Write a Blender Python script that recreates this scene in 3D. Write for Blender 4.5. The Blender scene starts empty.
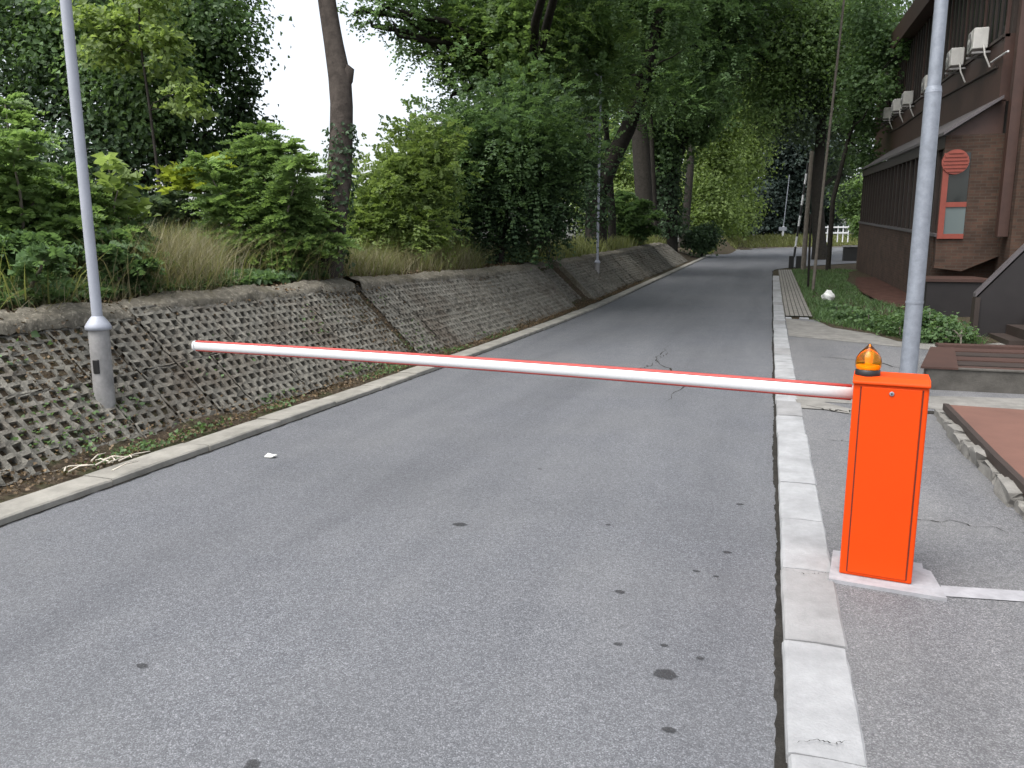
import bpy, bmesh, math, random
import numpy as np
from mathutils import Vector, Matrix
R = math.radians
random.seed(7)
sc = bpy.context.scene
col = sc.collection
# ------------------------------------------------------------------ camera, sky, sun, exposure
F, CAMH = 770.0, 1.65
PITCH, YAW = 9.872, 18.334
cd = bpy.data.cameras.new('camera'); cam = bpy.data.objects.new('camera', cd); col.objects.link(cam)
cam.location = (0, 0, CAMH); cam.rotation_euler = (R(90 - PITCH), 0, R(YAW))
cd.sensor_fit = 'HORIZONTAL'; cd.sensor_width = 36; cd.lens = 36 * F / 1024; cd.clip_end = 2000; cd.clip_start = .05
sc.camera = cam
SUN_EL, SUN_AZ = 62, 212          # azimuth clockwise from +Y: behind the camera, to the left
w = bpy.data.worlds.new('World'); sc.world = w; w.use_nodes = True
nt = w.node_tree; bg = nt.nodes['Background']
sky = nt.nodes.new('ShaderNodeTexSky'); sky.sky_type = 'NISHITA'; sky.sun_disc = False
sky.sun_elevation = R(SUN_EL); sky.sun_rotation = R(SUN_AZ); sky.dust_density = 4; sky.air_density = 1.0; sky.ozone_density = 1
hs = nt.nodes.new('ShaderNodeHueSaturation'); hs.inputs['Saturation'].default_value = .34
nt.links.new(sky.outputs[0], hs.inputs['Color']); nt.links.new(hs.outputs[0], bg.inputs[0]); bg.inputs[1].default_value = .15
ld = bpy.data.lights.new('sun', 'SUN'); ld.energy = 1.2; ld.angle = R(50); ld.color = (1, .98, .94)
sun = bpy.data.objects.new('sun', ld); col.objects.link(sun)
sdir = Vector((math.sin(R(SUN_AZ)) * math.cos(R(SUN_EL)), math.cos(R(SUN_AZ)) * math.cos(R(SUN_EL)), math.sin(R(SUN_EL))))
sun.rotation_euler = sdir.to_track_quat('Z', 'Y').to_euler(); sun.location = (-20, 10, 30)
vs = sc.view_settings; vs.view_transform = 'Standard'; vs.look = 'None'; vs.exposure = 1.2; vs.gamma = 1; vs.use_curve_mapping = False
sc.cycles.max_bounces = 8; sc.cycles.transparent_max_bounces = 12; sc.cycles.diffuse_bounces = 4

# ------------------------------------------------------------------ pixel -> place helpers
th, yw = R(PITCH), R(YAW)
FW = np.array([-math.sin(yw) * math.cos(th), math.cos(yw) * math.cos(th), -math.sin(th)])
RT = np.array([math.cos(yw), math.sin(yw), 0.0]); UP = np.cross(RT, FW); CP = np.array([0, 0, CAMH])
def pix(px, py, Z): return CP + FW * Z + RT * ((px - 512) / F * Z) - UP * ((py - 384) / F * Z)
def ray(px, py): return FW * F + RT * (px - 512) - UP * (py - 384)
def atx(px, py, X): d = ray(px, py); return CP + d * (X / d[0])
def aty(px, py, Y): d = ray(px, py); return CP + d * (Y / d[1])
def zg(y):
    m = .028
    y = np.asarray(y, float)
    z = np.where(y < 10, 0, np.where(y < 24, m * (y - 10) ** 2 / 28, m * 7 + m * (np.minimum(y, 92) - 24)))
    return z
def zgf(y): return float(zg(y))
LK = [(-4.34, 40), (-4.34, 55), (-4.34, 63), (-4.0, 70), (-2.8, 77.0), (-.6, 81.5), (2.2, 84), (8, 86.5), (30, 90)]   # far kerb line
def far_y0(x): return np.interp(x, [p[0] for p in LK[2:]], [p[1] for p in LK[2:]])
def walltop(y):                                   # height of the revetment's top above zg
    y = np.asarray(y, float)
    return np.interp(y, [-5, 5, 10, 22, 24, 46, 54, 60], [1.0, 1.02, 1.10, 1.06, 1.05, 1.15, .5, .25])
def zt(x, y):                                     # terrain
    x = np.asarray(x, float); y = np.asarray(y, float)
    g = zg(y); t = walltop(y)
    z = g - .035
    xe = x + np.where((y > 20.1) & (y < 22.5) & (x < -4.7), .24, 0)
    s = np.clip((-4.88 - xe) / 1.12, 0, 1)
    z = np.where(x < -4.4, g + .03 + s * t - .075 * np.clip(s * 6, 0, 1), z)
    top = np.clip((-6.05 - x) / .5, 0, 1)
    z = z + top * .14
    z = z + np.where(x < -6.5, .10 * np.sin(x * 1.3 + y * .7) + .08 * np.sin(y * 1.9 - x * .6), 0) * np.clip((-6.5 - x), 0, 1)
    z = np.where((x > .3) & (y > 18.6), g + .055 + .03 * np.sin(x * 4 + y) * (x > 1.2), z)
    bk = np.where(x > -4.4, y - far_y0(x) - .4, -1)
    z = np.where(bk > 0, g + .08 + np.minimum(bk * .12, 1.1), z)
    z = np.where((x > .13) & (y > 40) & (bk <= 0), g - .035, z)
    return z
def ground(px, py, dz=0.0):
    d = ray(px, py); d = d / np.linalg.norm(d); t = .5
    while t < 300:
        p = CP + d * t
        if p[2] <= zgf(p[1]) + dz: return p
        t += .02
    return p

# ------------------------------------------------------------------ object helpers
def tag(o, label=None, cat=None, group=None, kind=None):
    if label: o['label'] = label
    if cat: o['category'] = cat
    if group: o['group'] = group
    if kind: o['kind'] = kind
    return o
def link(name, me, mat=None, parent=None, loc=None):
    o = bpy.data.objects.new(name, me); col.objects.link(o)
    if mat is not None and me is not None and not me.materials: me.materials.append(mat)
    if loc is not None: o.location = loc
    if parent is not None:
        o.parent = parent
        if loc is None: o.matrix_parent_inverse = Matrix.Translation(parent.location).inverted() if not any(parent.rotation_euler) else parent.matrix_basis.inverted()
    return o
def empty(name, loc, label, cat, group=None):
    o = bpy.data.objects.new(name, None); col.objects.link(o); o.location = loc; o.empty_display_size = .2
    return tag(o, label, cat, group)
def npmesh(name, V, Fa, smooth=False, var=None):
    V = np.asarray(V, np.float32); Fa = np.asarray(Fa, np.int32); k = Fa.shape[1]
    me = bpy.data.meshes.new(name)
    me.vertices.add(len(V)); me.vertices.foreach_set('co', V.ravel())
    me.loops.add(Fa.size); me.loops.foreach_set('vertex_index', Fa.ravel())
    me.polygons.add(len(Fa)); me.polygons.foreach_set('loop_start', np.arange(0, Fa.size, k, dtype=np.int32))
    if smooth: me.polygons.foreach_set('use_smooth', np.ones(len(Fa), bool))
    me.update(calc_edges=True)
    if var is not None:
        a = me.attributes.new('var', 'FLOAT', 'POINT'); a.data.foreach_set('value', np.asarray(var, np.float32))
    return me
class MB:
    """collects boxes, prisms, tubes into one bmesh"""
    def __init__(s): s.bm = bmesh.new()
    def box(s, x0, x1, y0, y1, z0, z1, f=None):
        c = [(x, y, z) for x in (x0, x1) for y in (y0, y1) for z in (z0, z1)]
        if f: c = [f(*p) for p in c]
        v = [s.bm.verts.new(p) for p in c]
        for q in ((0, 1, 3, 2), (4, 6, 7, 5), (0, 4, 5, 1), (2, 3, 7, 6), (0, 2, 6, 4), (1, 5, 7, 3)):
            s.bm.faces.new([v[i] for i in q])
        return s
    def prism(s, poly, vec):
        a = [s.bm.verts.new(p) for p in poly]; b = [s.bm.verts.new(Vector(p) + Vector(vec)) for p in poly]
        n = len(a)
        s.bm.faces.new(a); s.bm.faces.new(b[::-1])
        for i in range(n): s.bm.faces.new((a[(i + 1) % n], a[i], b[i], b[(i + 1) % n]))
        return s
    def tube(s, pts, rad, n=12, caps=True, lump=0.0, seed=0):
        rg = random.Random(seed)
        pts = [Vector(p) for p in pts]
        if not isinstance(rad, (list, tuple)): rad = [rad] * len(pts)
        rings = []
        up = Vector((0.3, 1, 0.1)).normalized()
        for i, p in enumerate(pts):
            t = (pts[min(i + 1, len(pts) - 1)] - pts[max(i - 1, 0)]).normalized()
            a = t.cross(up)
            if a.length < 1e-3: a = t.cross(Vector((1, 0, 0)))
            a.normalize(); b = a.cross(t)
            ring = []
            for k in range(n):
                an = 2 * math.pi * k / n; r = rad[i] * (1 + lump * rg.uniform(-1, 1))
                ring.append(s.bm.verts.new(p + a * math.cos(an) * r + b * math.sin(an) * r))
            rings.append(ring)
        for A, B in zip(rings, rings[1:]):
            for k in range(n):
                f = s.bm.faces.new((A[k], A[(k + 1) % n], B[(k + 1) % n], B[k])); f.smooth = True
        if caps:
            s.bm.faces.new([s.bm.verts.new(v.co) for v in rings[0][::-1]]); s.bm.faces.new([s.bm.verts.new(v.co) for v in rings[-1]])
        return s
    def lathe(s, prof, c=(0, 0, 0), n=24):
        rings = [[s.bm.verts.new((c[0] + r * math.cos(2 * math.pi * k / n), c[1] + r * math.sin(2 * math.pi * k / n), c[2] + z)) for k in range(n)] for r, z in prof]
        for A, B in zip(rings, rings[1:]):
            for k in range(n):
                f = s.bm.faces.new((A[k], A[(k + 1) % n], B[(k + 1) % n], B[k])); f.smooth = True
        s.bm.faces.new([s.bm.verts.new(v.co) for v in rings[0][::-1]]); s.bm.faces.new([s.bm.verts.new(v.co) for v in rings[-1]])
        return s
    def bevel(s, w, seg=2):
        bmesh.ops.bevel(s.bm, geom=[e for e in s.bm.edges], offset=w, segments=seg, affect='EDGES', profile=.5)
        return s
    def mesh(s, name):
        bmesh.ops.recalc_face_normals(s.bm, faces=s.bm.faces)
        me = bpy.data.meshes.new(name); s.bm.to_mesh(me); s.bm.free(); return me
    def build(s, name, mat, parent=None): return link(name, s.mesh(name), mat, parent)

# ------------------------------------------------------------------ materials
def newmat(name):
    m = bpy.data.materials.new(name); m.use_nodes = True
    return m, m.node_tree, m.node_tree.nodes['Principled BSDF']
def ramp(nt, fac, stops):
    r = nt.nodes.new('ShaderNodeValToRGB'); e = r.color_ramp.elements
    e[0].position, e[0].color = stops[0][0], (*stops[0][1], 1); e[1].position, e[1].color = stops[-1][0], (*stops[-1][1], 1)
    for p, c in stops[1:-1]: n = e.new(p); n.color = (*c, 1)
    nt.links.new(fac, r.inputs[0]); return r.outputs[0]
def noise(nt, vec, scale, detail=4, rough=.55, dist=0):
    n = nt.nodes.new('ShaderNodeTexNoise'); n.inputs['Scale'].default_value = scale; n.inputs['Detail'].default_value = detail
    n.inputs['Roughness'].default_value = rough; n.inputs['Distortion'].default_value = dist
    nt.links.new(vec, n.inputs['Vector']); return n.outputs['Fac']
def mixc(nt, fac, a, b, mode='MIX'):
    m = nt.nodes.new('ShaderNodeMix'); m.data_type = 'RGBA'; m.blend_type = mode
    for i, v in ((0, fac), (6, a), (7, b)):
        if hasattr(v, 'is_output'): nt.links.new(v, m.inputs[i])
        else: m.inputs[i].default_value = v if i == 0 else (*v, 1)
    return m.outputs[2]
def bump(nt, b, h, strength, dist=.01):
    n = nt.nodes.new('ShaderNodeBump'); n.inputs['Strength'].default_value = strength; n.inputs['Distance'].default_value = dist
    nt.links.new(h, n.inputs['Height']); nt.links.new(n.outputs[0], b.inputs['Normal'])
def wpos(nt): return nt.nodes.new('ShaderNodeNewGeometry').outputs['Position']
def math_(nt, op, a, b=None):
    n = nt.nodes.new('ShaderNodeMath'); n.operation = op
    for i, v in ((0, a), (1, b)):
        if v is None: continue
        if hasattr(v, 'is_output'): nt.links.new(v, n.inputs[i])
        else: n.inputs[i].default_value = v
    return n.outputs[0]
def attr(nt, name):
    a = nt.nodes.new('ShaderNodeAttribute'); a.attribute_name = name; return a.outputs['Fac']
def plain(name, c, rough=.6, metal=0, var=.25, sc_=6, bmp=0, fine=60, spec=.5):
    """colour with blotches, fine grain and optional relief"""
    m, nt, b = newmat(name); p = wpos(nt)
    n1 = noise(nt, p, sc_, 6, .65); n2 = noise(nt, p, fine, 3, .6)
    lo = tuple(x * (1 - var) for x in c); hi = tuple(min(1, x * (1 + var)) for x in c)
    c1 = ramp(nt, n1, [(.3, lo), (.7, hi)])
    c2 = mixc(nt, math_(nt, 'MULTIPLY', n2, .35), c1, tuple(x * .55 for x in c))
    nt.links.new(c2, b.inputs['Base Color'])
    b.inputs['Roughness'].default_value = rough; b.inputs['Metallic'].default_value = metal; b.inputs['Specular IOR Level'].default_value = spec
    if bmp: bump(nt, b, n2, bmp, .01)
    return m
def leafmat(name, lo, hi, trans=.35, rough=.55):
    m, nt, b = newmat(name); v = attr(nt, 'var')
    c = ramp(nt, v, [(0, lo), (.75, hi), (1, tuple(min(1, x * 1.35) for x in hi))])
    nt.links.new(c, b.inputs['Base Color']); b.inputs['Roughness'].default_value = rough; b.inputs['Specular IOR Level'].default_value = .35
    tr = nt.nodes.new('ShaderNodeBsdfTranslucent')
    tc = mixc(nt, .5, c, (hi[0] * 1.3, hi[1] * 1.35, hi[2] * .6)); nt.links.new(tc, tr.inputs[0])
    mx = nt.nodes.new('ShaderNodeMixShader'); mx.inputs[0].default_value = trans
    nt.links.new(b.outputs[0], mx.inputs[1]); nt.links.new(tr.outputs[0], mx.inputs[2])
    nt.links.new(mx.outputs[0], nt.nodes['Material Output'].inputs['Surface'])
    return m
def asphalt(name, lo, mid, hi, patch=.25, warm=(.11, .11, .105)):
    m, nt, b = newmat(name); p = wpos(nt)
    vo = nt.nodes.new('ShaderNodeTexVoronoi'); vo.inputs['Scale'].default_value = 215; nt.links.new(p, vo.inputs['Vector'])
    sep = nt.nodes.new('ShaderNodeSeparateColor'); nt.links.new(vo.outputs['Color'], sep.inputs[0])
    agg = ramp(nt, sep.outputs[0], [(0, lo), (.55, mid), (.93, hi), (1, tuple(min(1, x * 1.35) for x in hi))])
    n1 = noise(nt, p, .55, 5, .6, .4); n2 = noise(nt, p, 2.6, 6, .7); n3 = noise(nt, p, 34, 4, .7)
    c = mixc(nt, math_(nt, 'MULTIPLY', ramp(nt, n1, [(.35, (0, 0, 0)), (.68, (1, 1, 1))]), patch), agg, warm)
    c = mixc(nt, ramp(nt, n2, [(.3, (.45, .45, .45)), (.7, (0, 0, 0))]), c, mixc(nt, 1, c, (.72, .73, .75), 'MULTIPLY'))
    c = mixc(nt, .5, c, mixc(nt, 1, c, ramp(nt, n3, [(.25, (.55, .55, .55)), (.75, (1.4, 1.4, 1.4))]), 'MULTIPLY'))
    mp = nt.nodes.new('ShaderNodeMapping'); mp.inputs['Scale'].default_value = (1.15, .13, 1); nt.links.new(p, mp.inputs[0]); n4 = noise(nt, mp.outputs[0], 1.0, 4, .6, .3)
    c = mixc(nt, 1, c, ramp(nt, n4, [(.3, (.82, .82, .83)), (.5, (1, 1, 1)), (.7, (1.14, 1.135, 1.12))]), 'MULTIPLY')
    nt.links.new(c, b.inputs['Base Color']); b.inputs['Roughness'].default_value = .82; b.inputs['Specular IOR Level'].default_value = .35
    h = math_(nt, 'ADD', math_(nt, 'MULTIPLY', vo.outputs['Distance'], -1.0), n3); bump(nt, b, h, .35, .004)
    return m
def brickmat(name, c1, c2, mortar, slope):
    m, nt, b = newmat(name)
    p = wpos(nt); sp = nt.nodes.new('ShaderNodeSeparateXYZ'); nt.links.new(p, sp.inputs[0])
    u = math_(nt, 'ADD', sp.outputs[0], sp.outputs[1]); zz = math_(nt, 'SUBTRACT', sp.outputs[2], math_(nt, 'MULTIPLY', sp.outputs[1], slope))
    cb = nt.nodes.new('ShaderNodeCombineXYZ'); nt.links.new(u, cb.inputs[0]); nt.links.new(zz, cb.inputs[1])
    br = nt.nodes.new('ShaderNodeTexBrick'); nt.links.new(cb.outputs[0], br.inputs['Vector']); br.inputs['Scale'].default_value = 1
    br.inputs['Brick Width'].default_value = .25; br.inputs['Row Height'].default_value = .077; br.inputs['Mortar Size'].default_value = .008
    br.inputs['Color1'].default_value = (*c1, 1); br.inputs['Color2'].default_value = (*c2, 1); br.inputs['Mortar'].default_value = (*mortar, 1)
    n = noise(nt, p, 1.3, 6, .65)
    c = mixc(nt, 1, br.outputs[0], ramp(nt, n, [(.3, (.6, .6, .6)), (.7, (1.25, 1.2, 1.15))]), 'MULTIPLY')
    nt.links.new(c, b.inputs['Base Color']); b.inputs['Roughness'].default_value = .85; b.inputs['Specular IOR Level'].default_value = .25
    bump(nt, b, br.outputs['Fac'], -.4, .01)
    return m
BS = .05            # the building's courses follow the hillside by this much
M = {}
M['road'] = asphalt('road_asphalt', (.062, .065, .073), (.105, .109, .120), (.172, .178, .192), .4, (.13, .132, .134))
M['pave'] = asphalt('pavement_asphalt', (.07, .07, .076), (.12, .122, .13), (.205, .206, .21), .55, (.165, .163, .158))
M['kerb'] = plain('kerb_concrete', (.30, .305, .31), .85, 0, .25, 4, .35, 90, .2)
M['kerb_left'] = plain('kerb_concrete_worn', (.26, .25, .222), .9, 0, .3, 4, .4, 70, .2)
def concrete_old(name, c, soil, soilamt, pebble):
    m, nt, b = newmat(name); p = wpos(nt); n1 = noise(nt, p, 1.1, 6, .7, .5); n2 = noise(nt, p, 9, 5, .7); n3 = noise(nt, p, 70, 3, .6)
    vo = nt.nodes.new('ShaderNodeTexVoronoi'); vo.inputs['Scale'].default_value = 45; nt.links.new(p, vo.inputs['Vector'])
    sep = nt.nodes.new('ShaderNodeSeparateColor'); nt.links.new(vo.outputs['Color'], sep.inputs[0])
    k = ramp(nt, n2, [(.28, tuple(x * .5 for x in c)), (.5, c), (.72, tuple(x * 1.5 for x in c))])
    k = mixc(nt, math_(nt, 'MULTIPLY', ramp(nt, sep.outputs[0], [(.80, (0, 0, 0)), (.95, (1, 1, 1))]), pebble), k, tuple(min(1, x * 2.1) for x in c))
    k = mixc(nt, math_(nt, 'MULTIPLY', ramp(nt, n1, [(.48, (0, 0, 0)), (.66, (1, 1, 1))]), soilamt), k, soil)
    k = mixc(nt, math_(nt, 'MULTIPLY', n3, .4), k, tuple(x * .4 for x in c))
    nt.links.new(k, b.inputs['Base Color']); b.inputs['Roughness'].default_value = .95; b.inputs['Specular IOR Level'].default_value = .15
    bump(nt, b, math_(nt, 'ADD', n2, math_(nt, 'MULTIPLY', n3, .6)), .8, .025); return m
M['grid'] = concrete_old('grid_concrete', (.17, .162, .14), (.085, .062, .045), .6, .25)
M['cap'] = concrete_old('cap_concrete', (.155, .142, .115), (.08, .07, .042), .7, .7)
M['soil'] = plain('soil', (.060, .046, .032), 1, 0, .5, 3, .8, 40, .1)
M['darkline'] = plain('gutter_line', (.03, .028, .025), 1, 0, .4, 12, .8, 60, .1)
M['orange'] = plain('orange_paint', (.66, .056, .001), .5, 0, .06, 3, 0, 160, .2)
M['gap'] = plain('door_gap', (.10, .012, .004), .8, 0, .1, 8)
M['red'] = plain('red_rubber', (.42, .05, .04), .5, 0, .1, 8, 0, 80)
M['white'] = plain('white_paint', (.68, .685, .69), .35, 0, .03, 3, 0, 80)
M['plinth'] = plain('painted_plinth', (.30, .30, .315), .7, 0, .25, 9, .3, 50)
M['black'] = plain('black_plastic', (.012, .012, .012), .45, 0, .2, 9)
M['galv'] = plain('galvanised_steel', (.25, .275, .315), .5, .3, .2, 14, .08, 90)
M['lampgrey'] = plain('grey_paint', (.36, .38, .43), .5, .1, .08, 5, 0, 60)
M['lampbase'] = plain('grey_paint_stained', (.27, .265, .26), .6, .1, .35, 7, .1, 40)
M['bark'] = plain('bark', (.085, .066, .05), .95, 0, .45, 9, .9, 26, .15)
M['bark_pale'] = plain('bark_pale', (.062, .052, .045), .95, 0, .4, 8, .9, 22, .15)
M['bark_dark'] = plain('bark_dark', (.03, .027, .023), .95, 0, .4, 8, .9, 22, .15)
M['brick'] = brickmat('brick', (.088, .052, .038), (.058, .037, .028), (.075, .063, .052), BS)
M['brown'] = plain('brown_metal', (.06, .029, .021), .55, 0, .2, 3, .05, 30)
M['browndark'] = plain('brown_cladding', (.034, .023, .018), .6, 0, .25, 3, .1, 30)
M['stairdark'] = plain('stair_paint', (.016, .013, .013), .6, 0, .25, 3, .1, 30)
M['rust'] = plain('rust_plate', (.14, .066, .047), .75, 0, .16, 2.5, .1, 40)
M['redframe'] = plain('red_frame', (.26, .055, .035), .5, 0, .15, 4)
M['roofsheet'] = plain('roof_sheet', (.105, .093, .098), .5, .1, .2, 3)
M['acwhite'] = plain('ac_case', (.6, .59, .56), .5, 0, .12, 6)
M['step'] = plain('step_concrete', (.10, .094, .084), .95, 0, .35, 4, .5, 40, .15)
M['strip'] = plain('pale_concrete', (.20, .193, .178), .95, 0, .3, 5, .4, 60, .15)
M['bag'] = plain('white_bag', (.75, .75, .72), .4, 0, .05, 6)
M['greywood'] = plain('grey_wood', (.16, .14, .115), .9, 0, .3, 7, .3, 30)
M['twig'] = plain('twig', (.55, .5, .42), .9, 0, .2, 10, .2, 40)
m, nt, b = newmat('dark_glass'); b.inputs['Base Color'].default_value = (.02, .024, .024, 1); b.inputs['Roughness'].default_value = .08; M['glass'] = m
m, nt, b = newmat('pale_glass'); b.inputs['Base Color'].default_value = (.13, .16, .16, 1); b.inputs['Roughness'].default_value = .15; M['paleglass'] = m
m, nt, b = newmat('amber'); b.inputs['Base Color'].default_value = (1, .42, .02, 1); b.inputs['Roughness'].default_value = .04
b.inputs['Transmission Weight'].default_value = .97; b.inputs['IOR'].default_value = 1.3; M['amber'] = m
m, nt, b = newmat('amber_reflector'); b.inputs['Base Color'].default_value = (1, .52, .02, 1); b.inputs['Roughness'].default_value = .3; M['reflector'] = m
# soft-edged stain: attribute var is 1 inside and 0 at the rim
m, nt, b = newmat('oil_stain'); b.inputs['Base Color'].default_value = (.03, .03, .032, 1); b.inputs['Roughness'].default_value = .6
tb = nt.nodes.new('ShaderNodeBsdfTransparent'); mx = nt.nodes.new('ShaderNodeMixShader')
fa = math_(nt, 'MULTIPLY', ramp(nt, math_(nt, 'ADD', attr(nt, 'var'), math_(nt, 'MULTIPLY', noise(nt, wpos(nt), 60, 4), .35)), [(.3, (0, 0, 0)), (.8, (1, 1, 1))]), .6)
nt.links.new(fa, mx.inputs[0]); nt.links.new(tb.outputs[0], mx.inputs[1]); nt.links.new(b.outputs[0], mx.inputs[2]); nt.links.new(mx.outputs[0], nt.nodes['Material Output'].inputs['Surface'])
M['stain'] = m
# terrain: soil, dry litter and moss
m, nt, b = newmat('earth'); p = wpos(nt); n1 = noise(nt, p, .8, 6, .65); n2 = noise(nt, p, 26, 5, .7); n3 = noise(nt, p, 3.5, 5, .6)
c = ramp(nt, n2, [(.25, (.022, .017, .012)), (.5, (.058, .045, .032)), (.75, (.13, .105, .075))])
c = mixc(nt, ramp(nt, n3, [(.5, (0, 0, 0)), (.68, (.75, .75, .75))]), c, (.035, .05, .018))
nt.links.new(c, b.inputs['Base Color']); b.inputs['Roughness'].default_value = 1; b.inputs['Specular IOR Level'].default_value = .1; bump(nt, b, n2, .9, .03); M['earth'] = m
# small pavers
m, nt, b = newmat('pavers'); p = wpos(nt); br = nt.nodes.new('ShaderNodeTexBrick'); nt.links.new(p, br.inputs['Vector']); br.inputs['Scale'].default_value = 1
br.inputs['Brick Width'].default_value = .1; br.inputs['Row Height'].default_value = .2; br.inputs['Mortar Size'].default_value = .012; br.offset = 0
br.inputs['Color1'].default_value = (.24, .225, .20, 1); br.inputs['Color2'].default_value = (.18, .17, .155, 1); br.inputs['Mortar'].default_value = (.035, .035, .025, 1)
nt.links.new(br.outputs[0], b.inputs['Base Color']); b.inputs['Roughness'].default_value = .9; bump(nt, b, br.outputs['Fac'], -.5, .02); M['pavers'] = m
L = {}
L['dark'] = leafmat('leaf_dark', (0.018, 0.036, 0.019), (0.076, 0.13, 0.064), 0.38)
L['mid'] = leafmat('leaf_mid', (0.034, 0.068, 0.028), (0.145, 0.235, 0.1), 0.45)
L['bluish'] = leafmat('leaf_bluish', (0.03, 0.05, 0.032), (0.12, 0.17, 0.1), 0.38)
L['light'] = leafmat('leaf_light', (0.08, 0.125, 0.034), (0.25, 0.335, 0.115), 0.5)
L['fresh'] = leafmat('leaf_fresh', (0.05, 0.09, 0.03), (0.2, 0.3, 0.11), 0.48)
L['yellow'] = leafmat('leaf_yellow', (.09, .13, .015), (.24, .29, .045), .5)
L['cedar'] = leafmat('leaf_cedar', (.014, .026, .022), (.045, .07, .055), .15)
L['straw'] = leafmat('leaf_straw', (.08, .082, .04), (.29, .26, .165), .3)
L['weed'] = leafmat('leaf_weed', (0.07, 0.085, 0.03), (0.22, 0.24, 0.09), 0.4)
L['litter'] = leafmat('leaf_litter', (.035, .024, .014), (.14, .095, .05), .1)

# ------------------------------------------------------------------ setting: terrain, road, pavement
xs = np.concatenate([[-400, -200, -100, -60, -40, -30, -24, -20], np.arange(-17, -6.6, .8), np.arange(-6.55, -4.35, .08), [-4.34, -3, -1.5, -.02, .12, .14, .36, .4, .9, 1.2], np.arange(1.6, 8, .6), [9, 12, 20, 40, 80, 200, 400]])
ys = np.concatenate([[-60, -20, -6], np.arange(-3, 30, .4), np.arange(30, 100, 1.0), [105, 115, 130, 160, 220, 400]])
X, Y = np.meshgrid(xs, ys); rng = np.random.default_rng(3)
Zt = zt(X, Y) + np.where((X < -4.7) & (X > -7), rng.normal(0, .012, X.shape), 0)
nx = len(xs); i = np.arange(len(ys) - 1)[:, None] * nx + np.arange(nx - 1)[None]
Fa = np.stack([i, i + 1, i + nx + 1, i + nx], -1).reshape(-1, 4)
terr = link('ground', npmesh('ground', np.stack([X, Y, Zt], -1).reshape(-1, 3), Fa, True), M['earth'])
tag(terr, 'dark earth bank and verge beside the road', kind='structure')
def sheet(name, A, B, nsub, dz, mat, parent=None):
    """strip between polylines A and B laid on the road's profile"""
    A = np.array(A, float); B = np.array(B, float); V = []
    for a, bb in zip(A, B):
        for k in range(nsub + 1):
            q = a + (bb - a) * k / nsub; V.append((q[0], q[1], zgf(q[1]) + dz))
    n = nsub + 1; F_ = [(r * n + k, r * n + k + 1, (r + 1) * n + k + 1, (r + 1) * n + k) for r in range(len(A) - 1) for k in range(nsub)]
    return link(name, npmesh(name, V, F_, True), mat, parent)
def dense(poly, step=1.0):
    out = []
    for a, bb in zip(poly, poly[1:]):
        n = max(1, int(math.dist(a, bb) / step))
        out += [(a[0] + (bb[0] - a[0]) * k / n, a[1] + (bb[1] - a[1]) * k / n) for k in range(n)]
    return out + [poly[-1]]
def resample(poly, n):
    P = np.array(poly, float); d = np.concatenate([[0], np.cumsum(np.linalg.norm(np.diff(P, axis=0), axis=1))]); t = np.linspace(0, d[-1], n)
    return list(zip(np.interp(t, d, P[:, 0]), np.interp(t, d, P[:, 1])))
ry = list(np.arange(-8, 40.01, 1.0))
left = [(-4.36, y) for y in ry] + resample(LK, 60)[1:]
RK = [(.13, 40), (.25, 41.5), (1.0, 43.5), (3, 47), (6, 51), (12, 53), (30, 55)]
right = [(.15, y) for y in ry] + resample(RK, 60)[1:]
road = sheet('road', left, right, 6, 0, M['road']); tag(road, 'worn grey asphalt road running away between two kerbs', kind='structure')
pave = sheet('pavement', [(.37, y) for y in np.arange(-8, 18.6, .5)], [(8, y) for y in np.arange(-8, 18.6, .5)], 6, .042, M['pave'])
tag(pave, 'grey asphalt pavement with cracks on the building side', kind='structure')
pv = sheet('paved_path', [(.38, y) for y in np.arange(18.9, 40, 1)], [(.98, y) for y in np.arange(18.9, 40, 1)], 1, .075, M['pavers'])
tag(pv, 'strip of small grey pavers beside the far kerb', kind='structure')
apron = sheet('driveway', [(.4, 15.2), (.4, 16.2), (.4, 17.2), (.4, 18.5)], [(4.0, 12.9), (4.0, 13.6), (4.0, 14.3), (4.0, 15.0)], 6, .047, M['strip'])
tag(apron, 'pale worn crossing between pavement and grass strip', kind='structure')
bed = sheet('planting_bed', [(.98, 18.62), (1.25, 16.9), (1.9, 16.0), (2.2, 14.9), (3.0, 14.75), (3.55, 14.9)], [(4.4, 18.62), (4.4, 18.0), (4.4, 17.4), (4.4, 16.8), (4.4, 16.3), (4.4, 15.8)], 6, .052, M['earth']); tag(bed, 'planted soil strip between the pavement and the building', kind='structure')
M['redsoil'] = plain('red_soil', (.075, .04, .032), 1, 0, .35, 3, .6, 30, .1)
bs = sheet('bare_soil', [(3.3, 20.2), (2.9, 23), (2.75, 26), (2.9, 30), (3.3, 34)], [(4.6, 20.2), (4.6, 23), (4.6, 26), (4.6, 30), (4.6, 34)], 4, .10, M['redsoil']); tag(bs, 'bare reddish soil at the foot of the building', kind='structure')
cs = sheet('concrete_strip', [(.42, 8.75), (.42, 9.25)], [(4.2, 8.6), (4.2, 9.9)], 8, .047, M['strip']); tag(cs, 'pale concrete strip patched across the pavement', kind='structure')
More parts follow.
